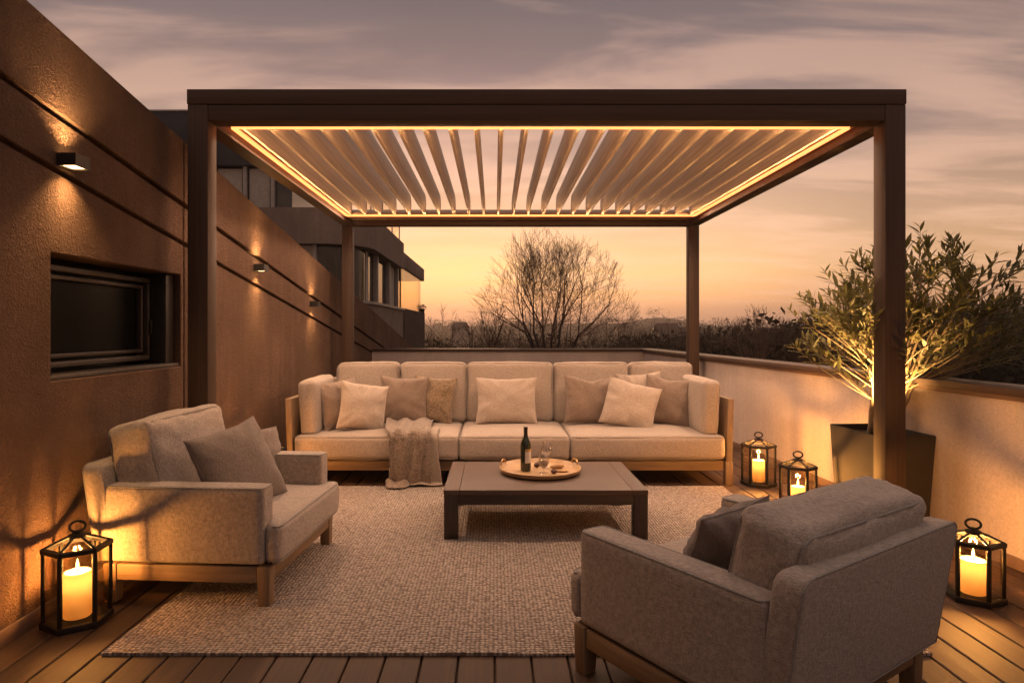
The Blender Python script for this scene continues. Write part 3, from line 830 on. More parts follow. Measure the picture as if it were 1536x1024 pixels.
# ------------------------------------------------------------------ lanterns
def hexp(r, a0=0): return [(r*math.cos(R(a0+60*i)), r*math.sin(R(a0+60*i))) for i in range(6)]
def make_lantern(loc, label, zs=1.0, xs=1.0):
    rz = math.atan2(-loc[1], -loc[0])+R(30)
    t = thing('lantern', label, 'lantern', loc, rz, 'black hexagonal candle lanterns on the deck')
    r, H = .150*xs, .365*zs
    BMt = M['black_metal']
    prism('base', hexp(r+.012), 0.001, .028, BMt, t, bev=.003)
    for x, y in hexp(r-.004):
        a = math.atan2(y, x)
        box('post', (-.008, .008, -.008, .008, .0285, H-.001), BMt, t, .002, loc=(x, y, 0), rot=(0, 0, a))
    bm = bmesh.new(); o_, i_ = hexp(r+.008), hexp(r-.018)
    for k in range(6):
        k2 = (k+1) % 6
        q = [bm.verts.new((*p, z)) for z in (H, H+.018) for p in (o_[k], o_[k2], i_[k2], i_[k])]
        for f in ((0, 1, 5, 4), (2, 3, 7, 6), (0, 3, 2, 1), (4, 5, 6, 7)): bm.faces.new([q[j] for j in f])
    bmesh.ops.remove_doubles(bm, verts=bm.verts[:], dist=1e-5); bmesh.ops.recalc_face_normals(bm, faces=bm.faces[:])
    obj('top_frame', bm, BMt, t)
    za = H+.062*zs
    for (x, y), (u, v) in zip(hexp(r), hexp(.03)):
        tube('roof_rib', [(x, y, H+.016), (u, v, za)], .0065, BMt, t, 6)
    prism('cap', hexp(.036), za-.006, za+.012, BMt, t, bev=.003)
    tube('knob', [(0, 0, za+.010), (0, 0, za+.026)], [.012, .008], BMt, t, 10)
    rr = .025
    tube('ring_handle', [(rr*1.25*math.cos(2*math.pi*k/24), .012*math.sin(2*math.pi*k/24), za+.022+rr*.85+rr*.85*math.sin(2*math.pi*k/24)) for k in range(24)], .006, BMt, t, 8, True, rot=(0, 0, R(60)))
    hp = hexp(r-.006)
    for k in range(6):
        a, b = Vector((*hp[k], 0)), Vector((*hp[(k+1) % 6], 0)); d = (b-a).normalized()*.009; n = Vector((d.y, -d.x, 0)).normalized()*.0015
        a += d; b -= d
        bm = bmesh.new(); add_prism(bm, [(a+n)[:2], (b+n)[:2], (b-n)[:2], (a-n)[:2]], .029, H-.001)
        bmesh.ops.recalc_face_normals(bm, faces=bm.faces[:]); obj('glass_pane', bm, M['glass'], t)
    return t
CANDLE = (1, .42, .095)
def make_candle(loc, label, h, r=.06, e=1.0):
    t = thing('candle', label, 'candle', loc, 0, 'lit pillar candles in the lanterns')
    lathe('wax', [(0, .0005), (r-.003, .0005), (r, .004), (r*1.005, h*.5), (r, h-.008), (r-.005, h), (r-.012, h-.001), (r*.5, h-.007), (0, h-.009)], M['wax'], t, 40, angle=60)
    tube('wick', [(0, 0, h-.0085), (.001, 0, h+.012)], .0016, M['wick'], t, 6)
    lathe('flame', [(0, h+.008), (.0045, h+.014), (.0068, h+.023), (.0055, h+.036), (.0025, h+.050), (0, h+.060)], M['flame'], t, 16, angle=80)
    light('candle_flame_light', 'POINT', (0, 0, h+.034), 12.0*e, CANDLE, t, shadow_soft_size=.02)
    light('candle_wax_glow', 'POINT', (0, 0, h*.80), .42, (1, .60, .24), t, shadow_soft_size=.02)
def lantern(x, y, z, label, clabel, ch, zs=1.0, xs=1.0, e=1.0, cr=.058):
    make_lantern((x, y, z), label, zs, xs); make_candle((x, y, z+.0285), clabel, ch, cr, e)
lantern(-1.93, 2.93, 0, 'black lantern in front of the left armchair by the stucco wall', 'tall candle in the lantern beside the left armchair', .205, .93, .90, 1.25, .058)
lantern(2.30, 5.52, 0, 'black lantern next to the right front leg of the sofa', 'candle in the lantern next to the sofa leg', .185, .91, .92, 2.2, .050)
lantern(2.27, 4.74, 0, 'black lantern by the parapet partly hidden by the foreground armchair back', 'candle in the lantern half hidden behind the foreground armchair', .15, .87, .84, 1.7, .048)
lantern(2.41, 3.19, 0, 'black lantern on the open deck at the right edge, below the parapet', 'short thick candle in the lantern at the right edge', .165, .77, .84, 2.4, .058)
lantern(-1.80, 5.02, 0, 'black lantern in the dark gap between left armchair and sofa', 'candle in the lantern hidden behind the left armchair', .2, 1.06, .9, 1.0, .055)

# ------------------------------------------------------------------ planter and shrub
PLX, PLY = 2.70, 4.44
pl = thing('planter', 'tall tapered dark planter standing behind the front right post', 'planter', (PLX, PLY, 0), ang)
def rect(hx, hy): return [(-hx, -hy), (hx, -hy), (hx, hy), (-hx, hy)]
bm = bmesh.new()
rings = [(.168, .245, .0), (.195, .28, .65), (.182, .267, .65), (.178, .262, .58)]
rv = [[bm.verts.new((x, y, z)) for x, y in rect(a, b)] for a, b, z in rings]
bm.faces.new(rv[0][::-1])
for a, b in zip(rv, rv[1:]):
    for k in range(4): bm.faces.new((a[k], a[(k+1) % 4], b[(k+1) % 4], b[k]))
bmesh.ops.recalc_face_normals(bm, faces=bm.faces[:])
bmesh.ops.bevel(bm, geom=[e_ for e_ in bm.edges if e_.calc_length() > .05], offset=.004, segments=2, affect='EDGES')
obj('pot', bm, M['planter'], pl, angle=40)
bm = bmesh.new(); bmesh.ops.create_grid(bm, x_segments=24, y_segments=30, size=1)
for v in bm.verts: v.co = Vector((v.co.x*.179, v.co.y*.263, .602+.012*mnoise.noise(Vector((v.co.x*9, v.co.y*12, 0)))))
obj('soil', bm, M['soil'], pl, smooth=True)
def shrub():
    t = thing('shrub', 'dense leafy shrub with pale stems lit from below in the tall planter', 'shrub', (PLX, PLY, .602))
    rg = random.Random(11); bs = bmesh.new(); lv, lf = [], []
    C = Vector((.22, -.06, .74)); RAD = Vector((.70, .48, .58))
    def add_leaf(p, d, n, L, w):
        d = d.normalized(); s_ = d.cross(n)
        if s_.length < 1e-4: s_ = d.orthogonal()
        s_.normalize(); n = s_.cross(d)
        b = len(lv); bend = -n*L*.12
        for f, ww in ((0, .12), (.3, .85), (.62, .8), (1, 0)):
            c = p+d*L*f+bend*f*f
            if ww: lv.extend([c+s_*w*ww/2+n*w*.12*ww, c, c-s_*w*ww/2+n*w*.12*ww])
            else: lv.append(c)
        for k in (0, 3):
            lf.append((b+k, b+k+1, b+k+4, b+k+3)); lf.append((b+k+1, b+k+2, b+k+5, b+k+4))
        lf.append((b+6, b+7, b+9)); lf.append((b+7, b+8, b+9))
    def curve(p0, p1, sag, n=7):
        q = []
        side = Vector((rg.uniform(-1, 1), rg.uniform(-1, 1), 0))*sag
        for i in range(n):
            f = i/(n-1); p = p0.lerp(p1, f)+side*math.sin(math.pi*f)
            q.append(p)
        return q
    nodes = []
    NS = 13
    for i in range(NS):
        a = 2*math.pi*i/NS+rg.uniform(-.25, .25); rr = rg.uniform(.25, .8)
        tip = C+Vector((math.cos(a)*rr*RAD.x*.75, math.sin(a)*rr*RAD.y*.75, rg.uniform(-.05, .36)*1.0))
        base = Vector((math.cos(a)*.05+rg.uniform(-.02, .02), math.sin(a)*.05, -.01))
        mid = base.lerp(tip, .42)+Vector((-math.cos(a)*.07*rr, -math.sin(a)*.05*rr, .09))
        q = []
        for k in range(10):
            f = k/9; q.append(base*(1-f)**2+mid*2*f*(1-f)+tip*f*f+Vector((rg.uniform(-1, 1), rg.uniform(-1, 1), 0))*.006)
        r0 = rg.uniform(.010, .018)
        add_tube(bs, q, [r0*(1-.72*k/9) for k in range(10)], 6)
        nodes += [(q[k], r0*(1-.72*k/9)) for k in range(3, 10)]
    tips = []
    for i in range(310):
        while True:
            d = Vector((rg.uniform(-1, 1), rg.uniform(-1, 1), rg.uniform(-.7, 1)))
            if .25 < d.length < 1: break
        k = rg.uniform(.72, 1.06) if rg.random() < .72 else rg.uniform(.35, .75)
        d = d.normalized()*k
        lob = 1+.16*mnoise.noise(d*2.3+Vector((3, 1, 4)))*1.6
        p = C+Vector((d.x*RAD.x, d.y*RAD.y, d.z*RAD.z if d.z > 0 else d.z*.55))*lob
        if p.z < (.40 if p.x < .3 else .52): continue
        if p.z < C.z-.06 and math.hypot((p.x-C.x+.2)/.42, (p.y-C.y)/.3) < 1: continue
        tips.append(p)
    for p in tips:
        best = min(nodes, key=lambda nq: (nq[0]-p).length+2.2*max(0, nq[0].z-p.z+.7*math.hypot(nq[0].x-p.x, nq[0].y-p.y)))
        q = curve(best[0], p, .03, 6)
        add_tube(bs, q, [min(best[1]*.6, .0045)*(1-.6*j/5)+.0008 for j in range(6)], 4, caps=False)
        L = (p-best[0]).length; out = (p-best[0]).normalized()
        out = (out+Vector((0, 0, .7))+(p-C)*.5).normalized()
        s0 = max(0, L-.20); nleaf = rg.randint(11, 18)
        tw = [p+out*x for x in (0, .04, .075)]
        add_tube(bs, tw, [.0016, .0012, .0007], 3, caps=False)
        for j in range(nleaf):
            f = j/(nleaf-1)
            if f < .6: pos = best[0].lerp(p, (s0+(L-s0)*f/.6)/max(L, 1e-4)); ax = (p-best[0]).normalized()
            else: pos = p+out*.075*(f-.6)/.4; ax = out
            az = j*2.4+rg.uniform(-.4, .4); o1 = ax.orthogonal().normalized(); o2 = ax.cross(o1)
            rad = o1*math.cos(az)+o2*math.sin(az)
            d = ax*rg.uniform(.5, 1.0)+rad*rg.uniform(.5, .95)+Vector((0, 0, .15))
            ll = rg.uniform(.06, .125)*(1 if f < .9 else .75)
            add_leaf(pos, d, Vector((rg.uniform(-.4, .4), rg.uniform(-.4, .4), 1)), ll, ll*rg.uniform(.22, .30))
    bmesh.ops.recalc_face_normals(bs, faces=bs.faces[:])
    obj('stems', bs, M['bark_pale'], t, smooth=True).name = 'branchwork'
    me = bpy.data.meshes.new('foliage'); me.from_pydata([tuple(v) for v in lv], [], lf); me.update()
    obj_me('foliage', me, M['leaves'], t, smooth=True)
shrub()
def spike(x, y, lab, rx, ry, e):
    sp_ = thing('spike_light', lab, 'lamp', (x, y, .602), 0, 'spotlights in the planter')
    tube('spike', [(0, 0, -.02), (0, 0, .03)], .005, M['black_metal'], sp_)
    lathe('head', [(0, 0), (.018, .002), (.022, .03), (.019, .03), (.017, .012), (0, .012)], M['black_metal'], sp_, 20, loc=(0, 0, .025), rot=(R(-rx), R(ry), 0))
    lathe('lens', [(0, 0), (.0165, 0), (.0165, .002), (0, .003)], M['lens'], sp_, 20, loc=(0, 0, .043), rot=(R(-rx), R(ry), 0))
    light('spike_beam', 'SPOT', (0, 0, .062), e, (1, .56, .18), sp_, (R(180-rx), R(ry), 0), spot_size=R(84), spot_blend=1.0, shadow_soft_size=.02)
spike(PLX-.13, PLY-.23, 'small spotlight in the planter soil, nearest to the front right post', 12, 10, 125)
spike(PLX+.0, PLY-.235, 'small spotlight in the planter soil, on the side nearest the parapet', 14, -8, 110)

# ------------------------------------------------------------------ apartment building beyond the wall
def rounded_corner(x0, x1, y0, y1, r, n=8):
    pts = [(x0, y0)]
    for i in range(n+1):
        a = R(-90+90*i/n); pts.append((x1-r+r*math.cos(a), y0+r+r*math.sin(a)))
    return pts+[(x1, y1), (x0, y1)]
ab = thing('apartment_building', 'grey apartment block with rounded corner and window bands beyond the stucco wall', 'building', (-8, 16, -5))
ab.location = (0, 0, 0)
AX, AY0, AY1 = -3.28, 16.0, 22.7
prism('lower_wall', rounded_corner(-22, AX, AY0, AY1, 1.3), -5, 2.03, M['concrete'], ab, angle=40)
prism('sill_ledge', rounded_corner(-22, AX+.06, AY0-.06, AY1+.02, 1.34), 2.031, 2.10, M['mullion'], ab, angle=40)
prism('window_band', rounded_corner(-22, AX-.28, AY0+.28, AY1-.1, 1.1), 2.101, 3.52, M['pane_far'], ab, angle=40)
prism('upper_band', rounded_corner(-22, AX+.02, AY0-.02, AY1+.05, 1.3), 3.521, 4.43, M['concrete'], ab, angle=40)
for x in (-4.6, -5.35, -6.6, -8.1, -9.6): box('mullion', (x-.05, x+.05, AY0+.17, AY0+.279, 2.101, 3.52), M['mullion'], ab, .004)
for y in (18.6, 20.7, 22.5): box('mullion', (AX-.279, AX-.14, y-.055, y+.055, 2.101, 3.52), M['mullion'], ab, .004)
box('mullion', (AX-.279-.35, AX-.14-.3, 16.62, 16.78, 2.101, 3.52), M['mullion'], ab, .004)
for x0, x1 in ((-5.3, -4.66), (-8.0, -7.2), (-6.5, -6.0)): box('curtain', (x0, x1, AY0+.262, AY0+.2785, 2.15, 3.5), M['curtain'], ab, 0)
for y0, y1 in ((17.42, 17.75), (19.0, 19.25), (21.45, 22.3)): box('curtain', (AX-.2785, AX-.262, y0, y1, 2.15, 3.5), M['curtain'], ab, 0)
box('upper_storey', (-22, -5.5, AY0+1.2, AY1-.4, 4.431, 5.75), M['pane_far'], ab, 0)
for x in (-6.0, -6.75, -7.6, -8.3, -9.5, -11): box('mullion', (x-.05, x+.05, AY0+1.1, AY0+1.199, 4.431, 5.75), M['mullion'], ab, 0)
for x0, x1 in ((-6.65, -6.1), (-7.5, -6.85)): box('curtain', (x0, x1, AY0+1.18, AY0+1.1985, 4.45, 5.7), M['curtain'], ab, 0)
box('roof_band', (-22, -5.3, AY0+1.0, AY1-.2, 5.751, 7.2), M['slate'], ab, .01)
box('roof_rail', (-22, -5.2, AY0+.98, AY0+1.04, 7.201, 7.24), M['mullion'], ab, 0)
for y in (17.4, 19.2, 21, 22.6): tube('railing_post', [(AX-.12, y, 4.43), (AX-.12, y, 5.3)], .02, M['mullion'], ab, 6)
box('railing_glass', (AX-.125, AX-.115, 16.8, 22.6, 4.5, 5.2), M['pane_balcony'], ab, 0)
bb = thing('balcony_house', 'far house with glass balcony under a flat roof, right of the apartment block', 'building', (-5, 24, -5))
bb.location = (0, 0, 0)
box('base_wall', (-12, -3.42, 24, 31, -5, 2.15), M['concrete_dark'], bb, 0)
box('roof', (-12, -3.47, 23.9, 31.2, 3.72, 4.30), M['concrete'], bb, .01)
box('rear_wall', (-12, -5.6, 24.2, 30, 2.151, 3.719), M['concrete_dark'], bb, 0)
box('balcony_glass', (-3.56, -3.53, 24.05, 30.2, 2.151, 3.719), M['pane_balcony'], bb, 0)
box('balcony_glass', (-5.59, -3.57, 30.17, 30.2, 2.151, 3.719), M['pane_balcony'], bb, 0)
for y in (24.1, 30.1): box('corner_post', (-3.62, -3.565, y-.03, y+.03, 2.151, 3.719), M['window_frame'], bb, 0)
pp = thing('potted_plant', 'tiny potted plant on the ledge of the far balcony house', 'plant', (-3.5, 30.6, 2.151))
lathe('pot', [(0, 0), (.1, 0), (.13, .2), (.11, .2), (0, .18)], M['planter'], pp, 12)
bm = bmesh.new(); rg = random.Random(3)
for i in range(60):
    p = Vector((rg.gauss(0, .11), rg.gauss(0, .11), .3+rg.gauss(0, .1)))
    a = [p+Vector((rg.uniform(-.07, .07), rg.uniform(-.07, .07), rg.uniform(-.07, .07))) for _ in range(3)]
    bm.faces.new([bm.verts.new(x) for x in a])
obj('leaves', bm, M['far_canopy'], pp)

# ------------------------------------------------------------------ land, trees, far wood
def ground_z(x, y):
    d = math.hypot(x, y)
    z = -5-9*min(1, max(0, (d-25)/140))
    z += 14*max(0, min(1, (d-260)/620))**1.4+10*max(0, min(1, (d-900)/600))
    rx = max(0, min(1, (x/max(y, 1)-.22)/.45))           # the slope on the right
    z += rx*12*max(0, min(1, (d-45)/110))*(1 if d < 420 else max(0, 1-(d-420)/400))
    z += 2.5*mnoise.noise(Vector((x/70, y/70, 0)))*min(1, max(0, (d-20)/80))+9*mnoise.noise(Vector((x/420, y/420, 5)))*min(1, d/700)
    z += 24*math.exp(-((x-.262*1500)/70)**2-((y-1500)/120)**2)
    return z
def terrain():
    vs, fs = [], []; NA, rows = 120, []
    ds = [0, 6, 12, 20]+[20*1.12**k for k in range(1, 40)]
    for d in ds:
        for i in range(NA+1):
            a = R(-62+124*i/NA); x, y = d*math.sin(a), d*math.cos(a); vs.append((x, y, ground_z(x, y)))
    for r in range(len(ds)-1):
        for i in range(NA):
            a = r*(NA+1)+i; fs.append((a, a+1, a+NA+2, a+NA+1))
    me = bpy.data.meshes.new('ground'); me.from_pydata(vs, [], fs); me.update()
    tag(obj_me('ground', me, M['ground'], smooth=True), kind='structure')
terrain()
def far_wood():
    rg = random.Random(5); vs, fs = [], []
    for n in range(3200):
        d = 48*math.exp(rg.random()**.85*3.6); a = R(rg.uniform(-20, 48)); x, y = d*math.sin(a), d*math.cos(a)
        if d < 90 and abs(a) < R(9) and rg.random() < .6: continue
        z = ground_z(x, y); sc = rg.uniform(.55, 1.25)*(1+d/900)
        H, W = 6.0*sc, 3.4*sc*rg.uniform(.8, 1.5)
        bare = rg.random() < .5
        k = 480 if d < 110 else 120 if d < 220 else 50 if d < 450 else 16
        ph = rg.uniform(0, 50)
        for j in range(k):
            dr = Vector((rg.gauss(0, 1), rg.gauss(0, 1), rg.gauss(0, 1))).normalized()*(rg.random()**.45)
            lob = 1+.45*mnoise.noise(dr*1.7+Vector((ph, 0, 0)))
            p = Vector((x+dr.x*W*lob, y+dr.y*W*lob, z+H*.55+dr.z*H*.5*lob)); b = len(vs)
            if bare:
                u = (dr+Vector((rg.gauss(0, .35), rg.gauss(0, .35), .55))).normalized()*W*rg.uniform(.12, .34)
                w_ = u.orthogonal().normalized(); w_ = (w_ if rg.random() < .5 else w_.cross(u.normalized()))*max(.022, d*.00045)*(1 if k > 60 else 2.2)
                vs += [tuple(p-w_), tuple(p+w_), tuple(p+u)]; fs.append((b, b+1, b+2))
            else:
                s_ = W*rg.uniform(.035, .085)*(1 if k > 200 else 1.4 if k > 100 else 1.6 if k > 40 else 2.8)
                u = Vector((rg.uniform(-1, 1), rg.uniform(-1, 1), rg.uniform(-.6, .6))).normalized(); w_ = u.orthogonal().normalized()
                w_ = (w_+Vector((0, 0, rg.uniform(-.5, .9)))).normalized()
                for cu, cw in ((-1, -.3), (.2, -.9), (.9, .4), (-.5, .8)):
                    vs.append(tuple(p+u*s_*cu*rg.uniform(.6, 1.1)+w_*s_*cw*rg.uniform(.6, 1.1)))
                fs.append((b, b+1, b+2, b+3))
    me = bpy.data.meshes.new('far_woodland'); me.from_pydata(vs, [], fs); me.update()
    o = obj_me('far_woodland', me, M['far_canopy'])
    tag(o, 'dark hazy woods covering the valley beyond the parapets', 'woodland', kind='stuff')
far_wood()

def bare_tree(label, x, y, z0, height, spread, seed, fork=.28, stems=4, levels=6, thick=.16, trunk_h=None, rmin=.006):
    rg = random.Random(seed)
    t = thing('bare_tree', label, 'tree', (x, y, z0), 0, 'bare winter trees beyond the parapets')
    bt_, bc = bmesh.new(), bmesh.new()
    th_ = trunk_h if trunk_h else height*fork
    C = Vector((0, 0, height*.56)); 
    def env(d):  # distance to an uneven crown ellipsoid
        return (1+.13*mnoise.noise(d*.9/max(spread, 1)*3+Vector((seed, 0, 0))))*math.sqrt((d.x/spread)**2+(d.y/spread)**2+((d.z-height*.52)/(height*.48))**2)
    add_tube(bt_, [(0, 0, -.5), (.02, 0, th_*.5), (0, 0, th_)], [thick*1.25, thick, thick*.85], 8)
    def grow(p, d, L, r, lv):
        q = [p]; rr = [r]; dd = d.copy(); n = 4
        for i in range(n):
            dd = (dd+Vector((rg.gauss(0, .10), rg.gauss(0, .10), rg.gauss(0, .06)+.045))).normalized()
            q.append(q[-1]+dd*L/n); rr.append(max(rmin*.6, r*(1-.42*(i+1)/n)))
            if env(q[-1]) > 1.03 and i > 0: break
        add_tube(bc if lv > 0 else bt_, q, rr, 5 if r > .03 else 3, caps=False)
        if lv >= levels or env(q[-1]) > 1.0: return
        k = rg.choice((2, 2, 3)) if lv < levels-1 else 3
        for j in range(k):
            a = rg.uniform(0, 2*math.pi); o1 = dd.orthogonal().normalized(); o2 = dd.cross(o1)
            sp2 = rg.uniform(.22, .62)
            sp2 *= (1.25 if lv < 2 else 1)
            nd = (dd*math.cos(sp2)+(o1*math.cos(a)+o2*math.sin(a))*math.sin(sp2)).normalized()
            grow(q[-1], nd, L*rg.uniform(.66, .86), max(rmin, rr[-1]*rg.uniform(.6, .82)), lv+1)
        for pt, r_ in zip(q[1:-1], rr[1:-1]):
            if rg.random() < .36:
                a = rg.uniform(0, 2*math.pi); o1 = dd.orthogonal().normalized(); o2 = dd.cross(o1)
                nd = (dd*.75+(o1*math.cos(a)+o2*math.sin(a))*.66+Vector((0, 0, .1))).normalized()
                grow(pt, nd, L*rg.uniform(.5, .75), max(rmin, r_*.5), lv+1 if lv < levels-2 else levels)
    for i in range(stems):
        a = 2*math.pi*i/stems+rg.uniform(-.5, .5); s_ = rg.uniform(.25, .85) if i else .06
        grow(Vector((0, 0, th_)), Vector((math.cos(a)*s_, math.sin(a)*s_, 1)).normalized(), height*.24, thick*rg.uniform(.5, .72), 0)
    for b in (bt_, bc): bmesh.ops.recalc_face_normals(b, faces=b.faces[:])
    obj('trunk', bt_, M['bark_dark'], t, smooth=True); obj('crown', bc, M['twig'], t, smooth=True)
    return t
bare_tree('big bare tree with a wide rounded crown against the sunset', 2.45, 27, -5.5, 10.7, 3.9, 27, stems=9, levels=6, thick=.13, trunk_h=4.4, rmin=.0042)
bare_tree('bare tree with thin low branches just left of the big one', -.1, 30, -5.5, 7.6, 2.4, 33, stems=5, levels=5, thick=.10, trunk_h=4.2, rmin=.008)
bare_tree('small bare tree by the dark balcony house', -2.75, 34, -6, 8.6, 1.7, 8, stems=4, levels=5, thick=.08, trunk_h=4, rmin=.008)
bare_tree('bare tree rising above the dark slope right of the rear post', 15.5, 38, -6.5, 9.2, 2.6, 15, stems=5, levels=5, thick=.12, trunk_h=4, rmin=.009)
bare_tree('low bare tree half hidden by the shrub leaves', 16.2, 31, -6, 7.2, 2.4, 18, stems=5, levels=5, thick=.10, trunk_h=3, rmin=.009)

# scattered far houses
rg = random.Random(9)
HS = ((1000, 496, 150), (1024, 505, 115), (690, 490, 240), (1155, 508, 105))
words_ = ('small far house left of the rear right post, high on the wooded slope', 'far house close beside the rear right post, just above the parapet', 'tiny far house in the haze between the small bare tree and the big one', 'far house behind the bare tree on the right slope')
M['house_wall'] = plain('house_wall', (.34, .27, .22), .9); M['house_roof'] = plain('house_roof', (.12, .075, .055), .9)
M['lit_window'] = emit('lit_window', (1, .6, .25), 1.6)
for (px, py, Y), lab in zip(HS, words_):
    X = (px-742)*Y/950; z = min(CAMZ-(py-494)*Y/950, 4.0)-1.5
    h = thing('house', lab, 'house', (X, Y, z), rg.uniform(-.5, .5), 'houses scattered in the valley')
    w, d, hh = rg.uniform(2, 2.8), 2.4, 1.3
    box('wall', (-w, w, -d, d, -8, hh), M['house_wall'], h, 0)
    bm = bmesh.new(); a = [bm.verts.new(p) for p in ((-w-.3, -d-.4, hh), (w+.3, -d-.4, hh), (w+.3, d+.4, hh), (-w-.3, d+.4, hh), (-w-.3, 0, hh+2), (w+.3, 0, hh+2))]
    for f in ((0, 1, 5, 4), (2, 3, 4, 5), (0, 4, 3), (1, 2, 5), (3, 2, 1, 0)): bm.faces.new([a[i] for i in f])
    obj('roof', bm, M['house_roof'], h)
    for k in range(2):
        xx = -w*.5+k*w; box('window', (xx-.3, xx+.3, -d-.03, -d-.002, .2, .9), M['pane_far'], h, 0)

rg = random.Random(31); bm = bmesh.new(); nl_ = 0
while nl_ < 36:
    d_ = rg.uniform(160, 800); a_ = R(rg.uniform(-8, 34)); x_, y_ = d_*math.sin(a_), d_*math.cos(a_); r_ = 0.0005*d_*rg.uniform(.5, 1.1); z_ = ground_z(x_, y_)+rg.uniform(5, 9)
    add_box(bm, x_-r_, x_+r_, y_-r_, y_+r_, z_-r_, z_+r_); nl_ += 1
tag(obj('town_lights', bm, M['lit_window']), 'scattered tiny warm lights of the town in the hazy valley', 'lights', kind='stuff')

# ------------------------------------------------------------------ haze
HAZE = True
if HAZE:
    bm = bmesh.new(); add_box(bm, -1900, 1900, -30, 1900, -40, 62)
    m = bpy.data.materials.new('haze'); m.use_nodes = True; nt = m.node_tree; nt.nodes.remove(nt.nodes['Principled BSDF'])
    v = nt.nodes.new('ShaderNodeVolumePrincipled'); v.inputs['Color'].default_value = (.95, .86, .82, 1); v.inputs['Density'].default_value = .0005
    v.inputs['Anisotropy'].default_value = .75
    nt.links.new(v.outputs[0], nt.nodes['Material Output'].inputs['Volume'])
    tag(obj('haze', bm, m), 'thin evening haze over the valley', 'haze', kind='stuff')

# ------------------------------------------------------------------ sky and sun
SUN_AZ = R(-4); SUN_EL = R(1.5)
w = bpy.data.worlds.new('World'); scene.world = w; w.use_nodes = True
nt = w.node_tree; N = nt.nodes; L = nt.links; bg = N['Background']; outw = N['World Output']
def wn(typ, **kw):
    x = N.new(typ)
    for k, v in kw.items(): setattr(x, k, v)
    return x
def wm(op, a, b=0.0, c=None):
    x = wn('ShaderNodeMath', operation=op)
    for s_, v in zip(x.inputs, (a, b, c)):
        if v is None: continue
        if isinstance(v, bpy.types.NodeSocket): L.new(v, s_)
        else: s_.default_value = v
    return x.outputs[0]
def wramp(f, stops, interp='LINEAR'):
    x = wn('ShaderNodeValToRGB'); L.new(f, x.inputs[0]); e = x.color_ramp.elements; x.color_ramp.interpolation = interp
    while len(e) < len(stops): e.new(.5)
    for el, (p, c) in zip(e, stops): el.position = p; el.color = (*c, 1) if not isinstance(c, (int, float)) else (c, c, c, 1)
    return x.outputs[0]
def wmix(f, a, b, mode='MIX'):
    x = wn('ShaderNodeMix', data_type='RGBA', blend_type=mode)
    for s_, v in ((x.inputs[0], f), (x.inputs[6], a), (x.inputs[7], b)):
        if isinstance(v, bpy.types.NodeSocket): L.new(v, s_)
        elif isinstance(v, tuple): s_.default_value = (*v, 1)
        else: s_.default_value = v
    return x.outputs[2]
sky = wn('ShaderNodeTexSky', sky_type='NISHITA'); sky.sun_disc = False
sky.sun_elevation = SUN_EL; sky.sun_rotation = SUN_AZ; sky.air_density = 1.4; sky.dust_density = 3
tc = wn('ShaderNodeTexCoord'); sx = wn('ShaderNodeSeparateXYZ'); L.new(tc.outputs['Generated'], sx.inputs[0])
el = wm('MAXIMUM', sx.outputs[2], 0.0)
# direction of the glow: cosine of the azimuth difference
hor = wm('SQRT', wm('ADD', wm('MULTIPLY', sx.outputs[0], sx.outputs[0]), wm('ADD', wm('MULTIPLY', sx.outputs[1], sx.outputs[1]), 1e-6)))
caz = wm('DIVIDE', wm('ADD', wm('MULTIPLY', sx.outputs[0], math.sin(SUN_AZ)), wm('MULTIPLY', sx.outputs[1], math.cos(SUN_AZ))), hor)
front = wramp(el, [(0, (.50, .25, .165)), (.02, (.70, .34, .17)), (.045, (.98, .475, .195)), (.085, (.95, .525, .235)), (.15, (.66, .39, .225)), (.25, (.35, .222, .178)), (.36, (.172, .118, .116)), (.46, (.088, .069, .076)), (.62, (.22, .165, .15)), (1, (.42, .32, .275))])
away = wramp(el, [(0, (.125, .072, .052)), (.06, (.16, .095, .068)), (.15, (.16, .10, .077)), (.30, (.115, .08, .074)), (.46, (.078, .06, .066)), (.62, (.22, .165, .15)), (1, (.42, .32, .275))])
fz = wramp(caz, [(.0, 0.0), (.55, .12), (.80, .45), (.95, .88), (1.0, 1.0)], 'EASE')
grad = wmix(fz, away, front)
# cloud layers: project the direction onto a flat layer overhead
den = wm('ADD', el, .10)
cx = wm('DIVIDE', sx.outputs[0], den); cy = wm('DIVIDE', sx.outputs[1], den)
cmb = wn('ShaderNodeCombineXYZ'); L.new(cx, cmb.inputs[0]); L.new(cy, cmb.inputs[1])
def cloud(scale, loc, detail, lo, hi, rough=.58):
    mp = wn('ShaderNodeMapping'); mp.inputs['Scale'].default_value = scale; mp.inputs['Location'].default_value = loc; L.new(cmb.outputs[0], mp.inputs[0])
    n = wn('ShaderNodeTexNoise'); L.new(mp.outputs[0], n.inputs['Vector']); n.inputs['Scale'].default_value = 1
    n.inputs['Detail'].default_value = detail; n.inputs['Roughness'].default_value = rough; n.inputs['Distortion'].default_value = .5
    return wramp(n.outputs['Fac'], [(lo, 0.0), (hi, 1.0)], 'EASE')
c1 = cloud((.8, 1.9, 1), (3.1, 1.2, 0), 6, .33, .70)
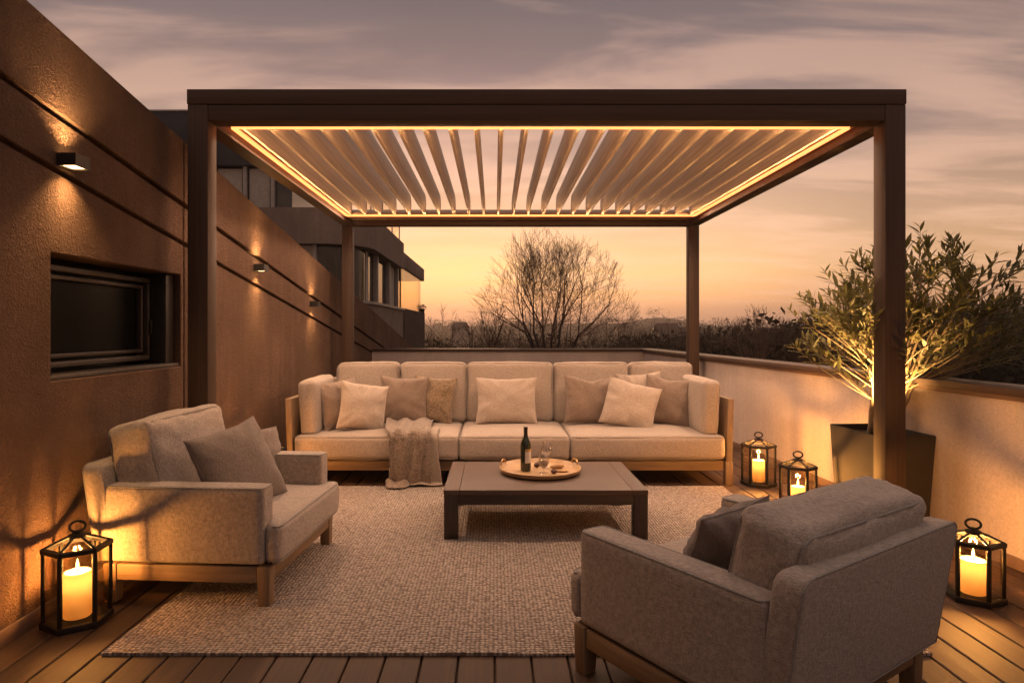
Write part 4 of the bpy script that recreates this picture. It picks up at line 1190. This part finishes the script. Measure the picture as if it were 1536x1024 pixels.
c2 = cloud((.9, 2.6, 1), (7.7, 2.4, 3), 5, .42, .66)
hi_f = wramp(el, [(.06, .0), (.16, .35), (.30, .8)])
leftw = wramp(wm('ADD', wm('MULTIPLY', sx.outputs[0], -.5), .5), [(.40, .35), (.75, 1.0)])
k1 = wm('MULTIPLY', wm('MULTIPLY', c1, hi_f), wm('MULTIPLY', leftw, .95))
g2_ = wmix(k1, grad, wmix(.66, grad, (.080, .053, .050)))
k1b = wm('MULTIPLY', k1, .0)
lowf = wramp(el, [(.0, .15), (.05, .6), (.16, .6), (.35, .45)])
k2 = wm('MULTIPLY', c2, lowf)
g3 = wmix(k2, g2_, wmix(.55, g2_, (.80, .47, .32)), 'MIX')
bg.inputs[1].default_value = 1.0; L.new(g3, bg.inputs[0])
bg2 = wn('ShaderNodeBackground'); L.new(sky.outputs[0], bg2.inputs[0]); bg2.inputs[1].default_value = .02
ad = wn('ShaderNodeAddShader'); L.new(bg.outputs[0], ad.inputs[0]); L.new(bg2.outputs[0], ad.inputs[1]); L.new(ad.outputs[0], outw.inputs[0])

sun = light('sun', 'SUN', (0, 40, 20), .12, (1, .55, .28), None, (0, 0, 0), angle=R(12))
d = Vector((math.sin(SUN_AZ)*math.cos(R(5)), math.cos(SUN_AZ)*math.cos(R(5)), math.sin(R(5))))
sun.rotation_euler = d.to_track_quat('Z', 'Y').to_euler()

# ------------------------------------------------------------------ render settings
scene.render.engine = 'CYCLES'
c = scene.cycles
c.use_denoising = True; c.denoiser = 'OPENIMAGEDENOISE'
c.max_bounces = 8; c.diffuse_bounces = 4; c.glossy_bounces = 3; c.transmission_bounces = 6; c.transparent_max_bounces = 24; c.volume_bounces = 0
c.sample_clamp_indirect = 4; c.caustics_reflective = False; c.caustics_refractive = False
c.use_adaptive_sampling = True; c.adaptive_threshold = .01
try: c.use_light_tree = True
except Exception: pass
vs_ = scene.view_settings; vs_.view_transform = 'Standard'; vs_.look = 'None'; vs_.gamma = 1; vs_.use_curve_mapping = False; vs_.exposure = .8
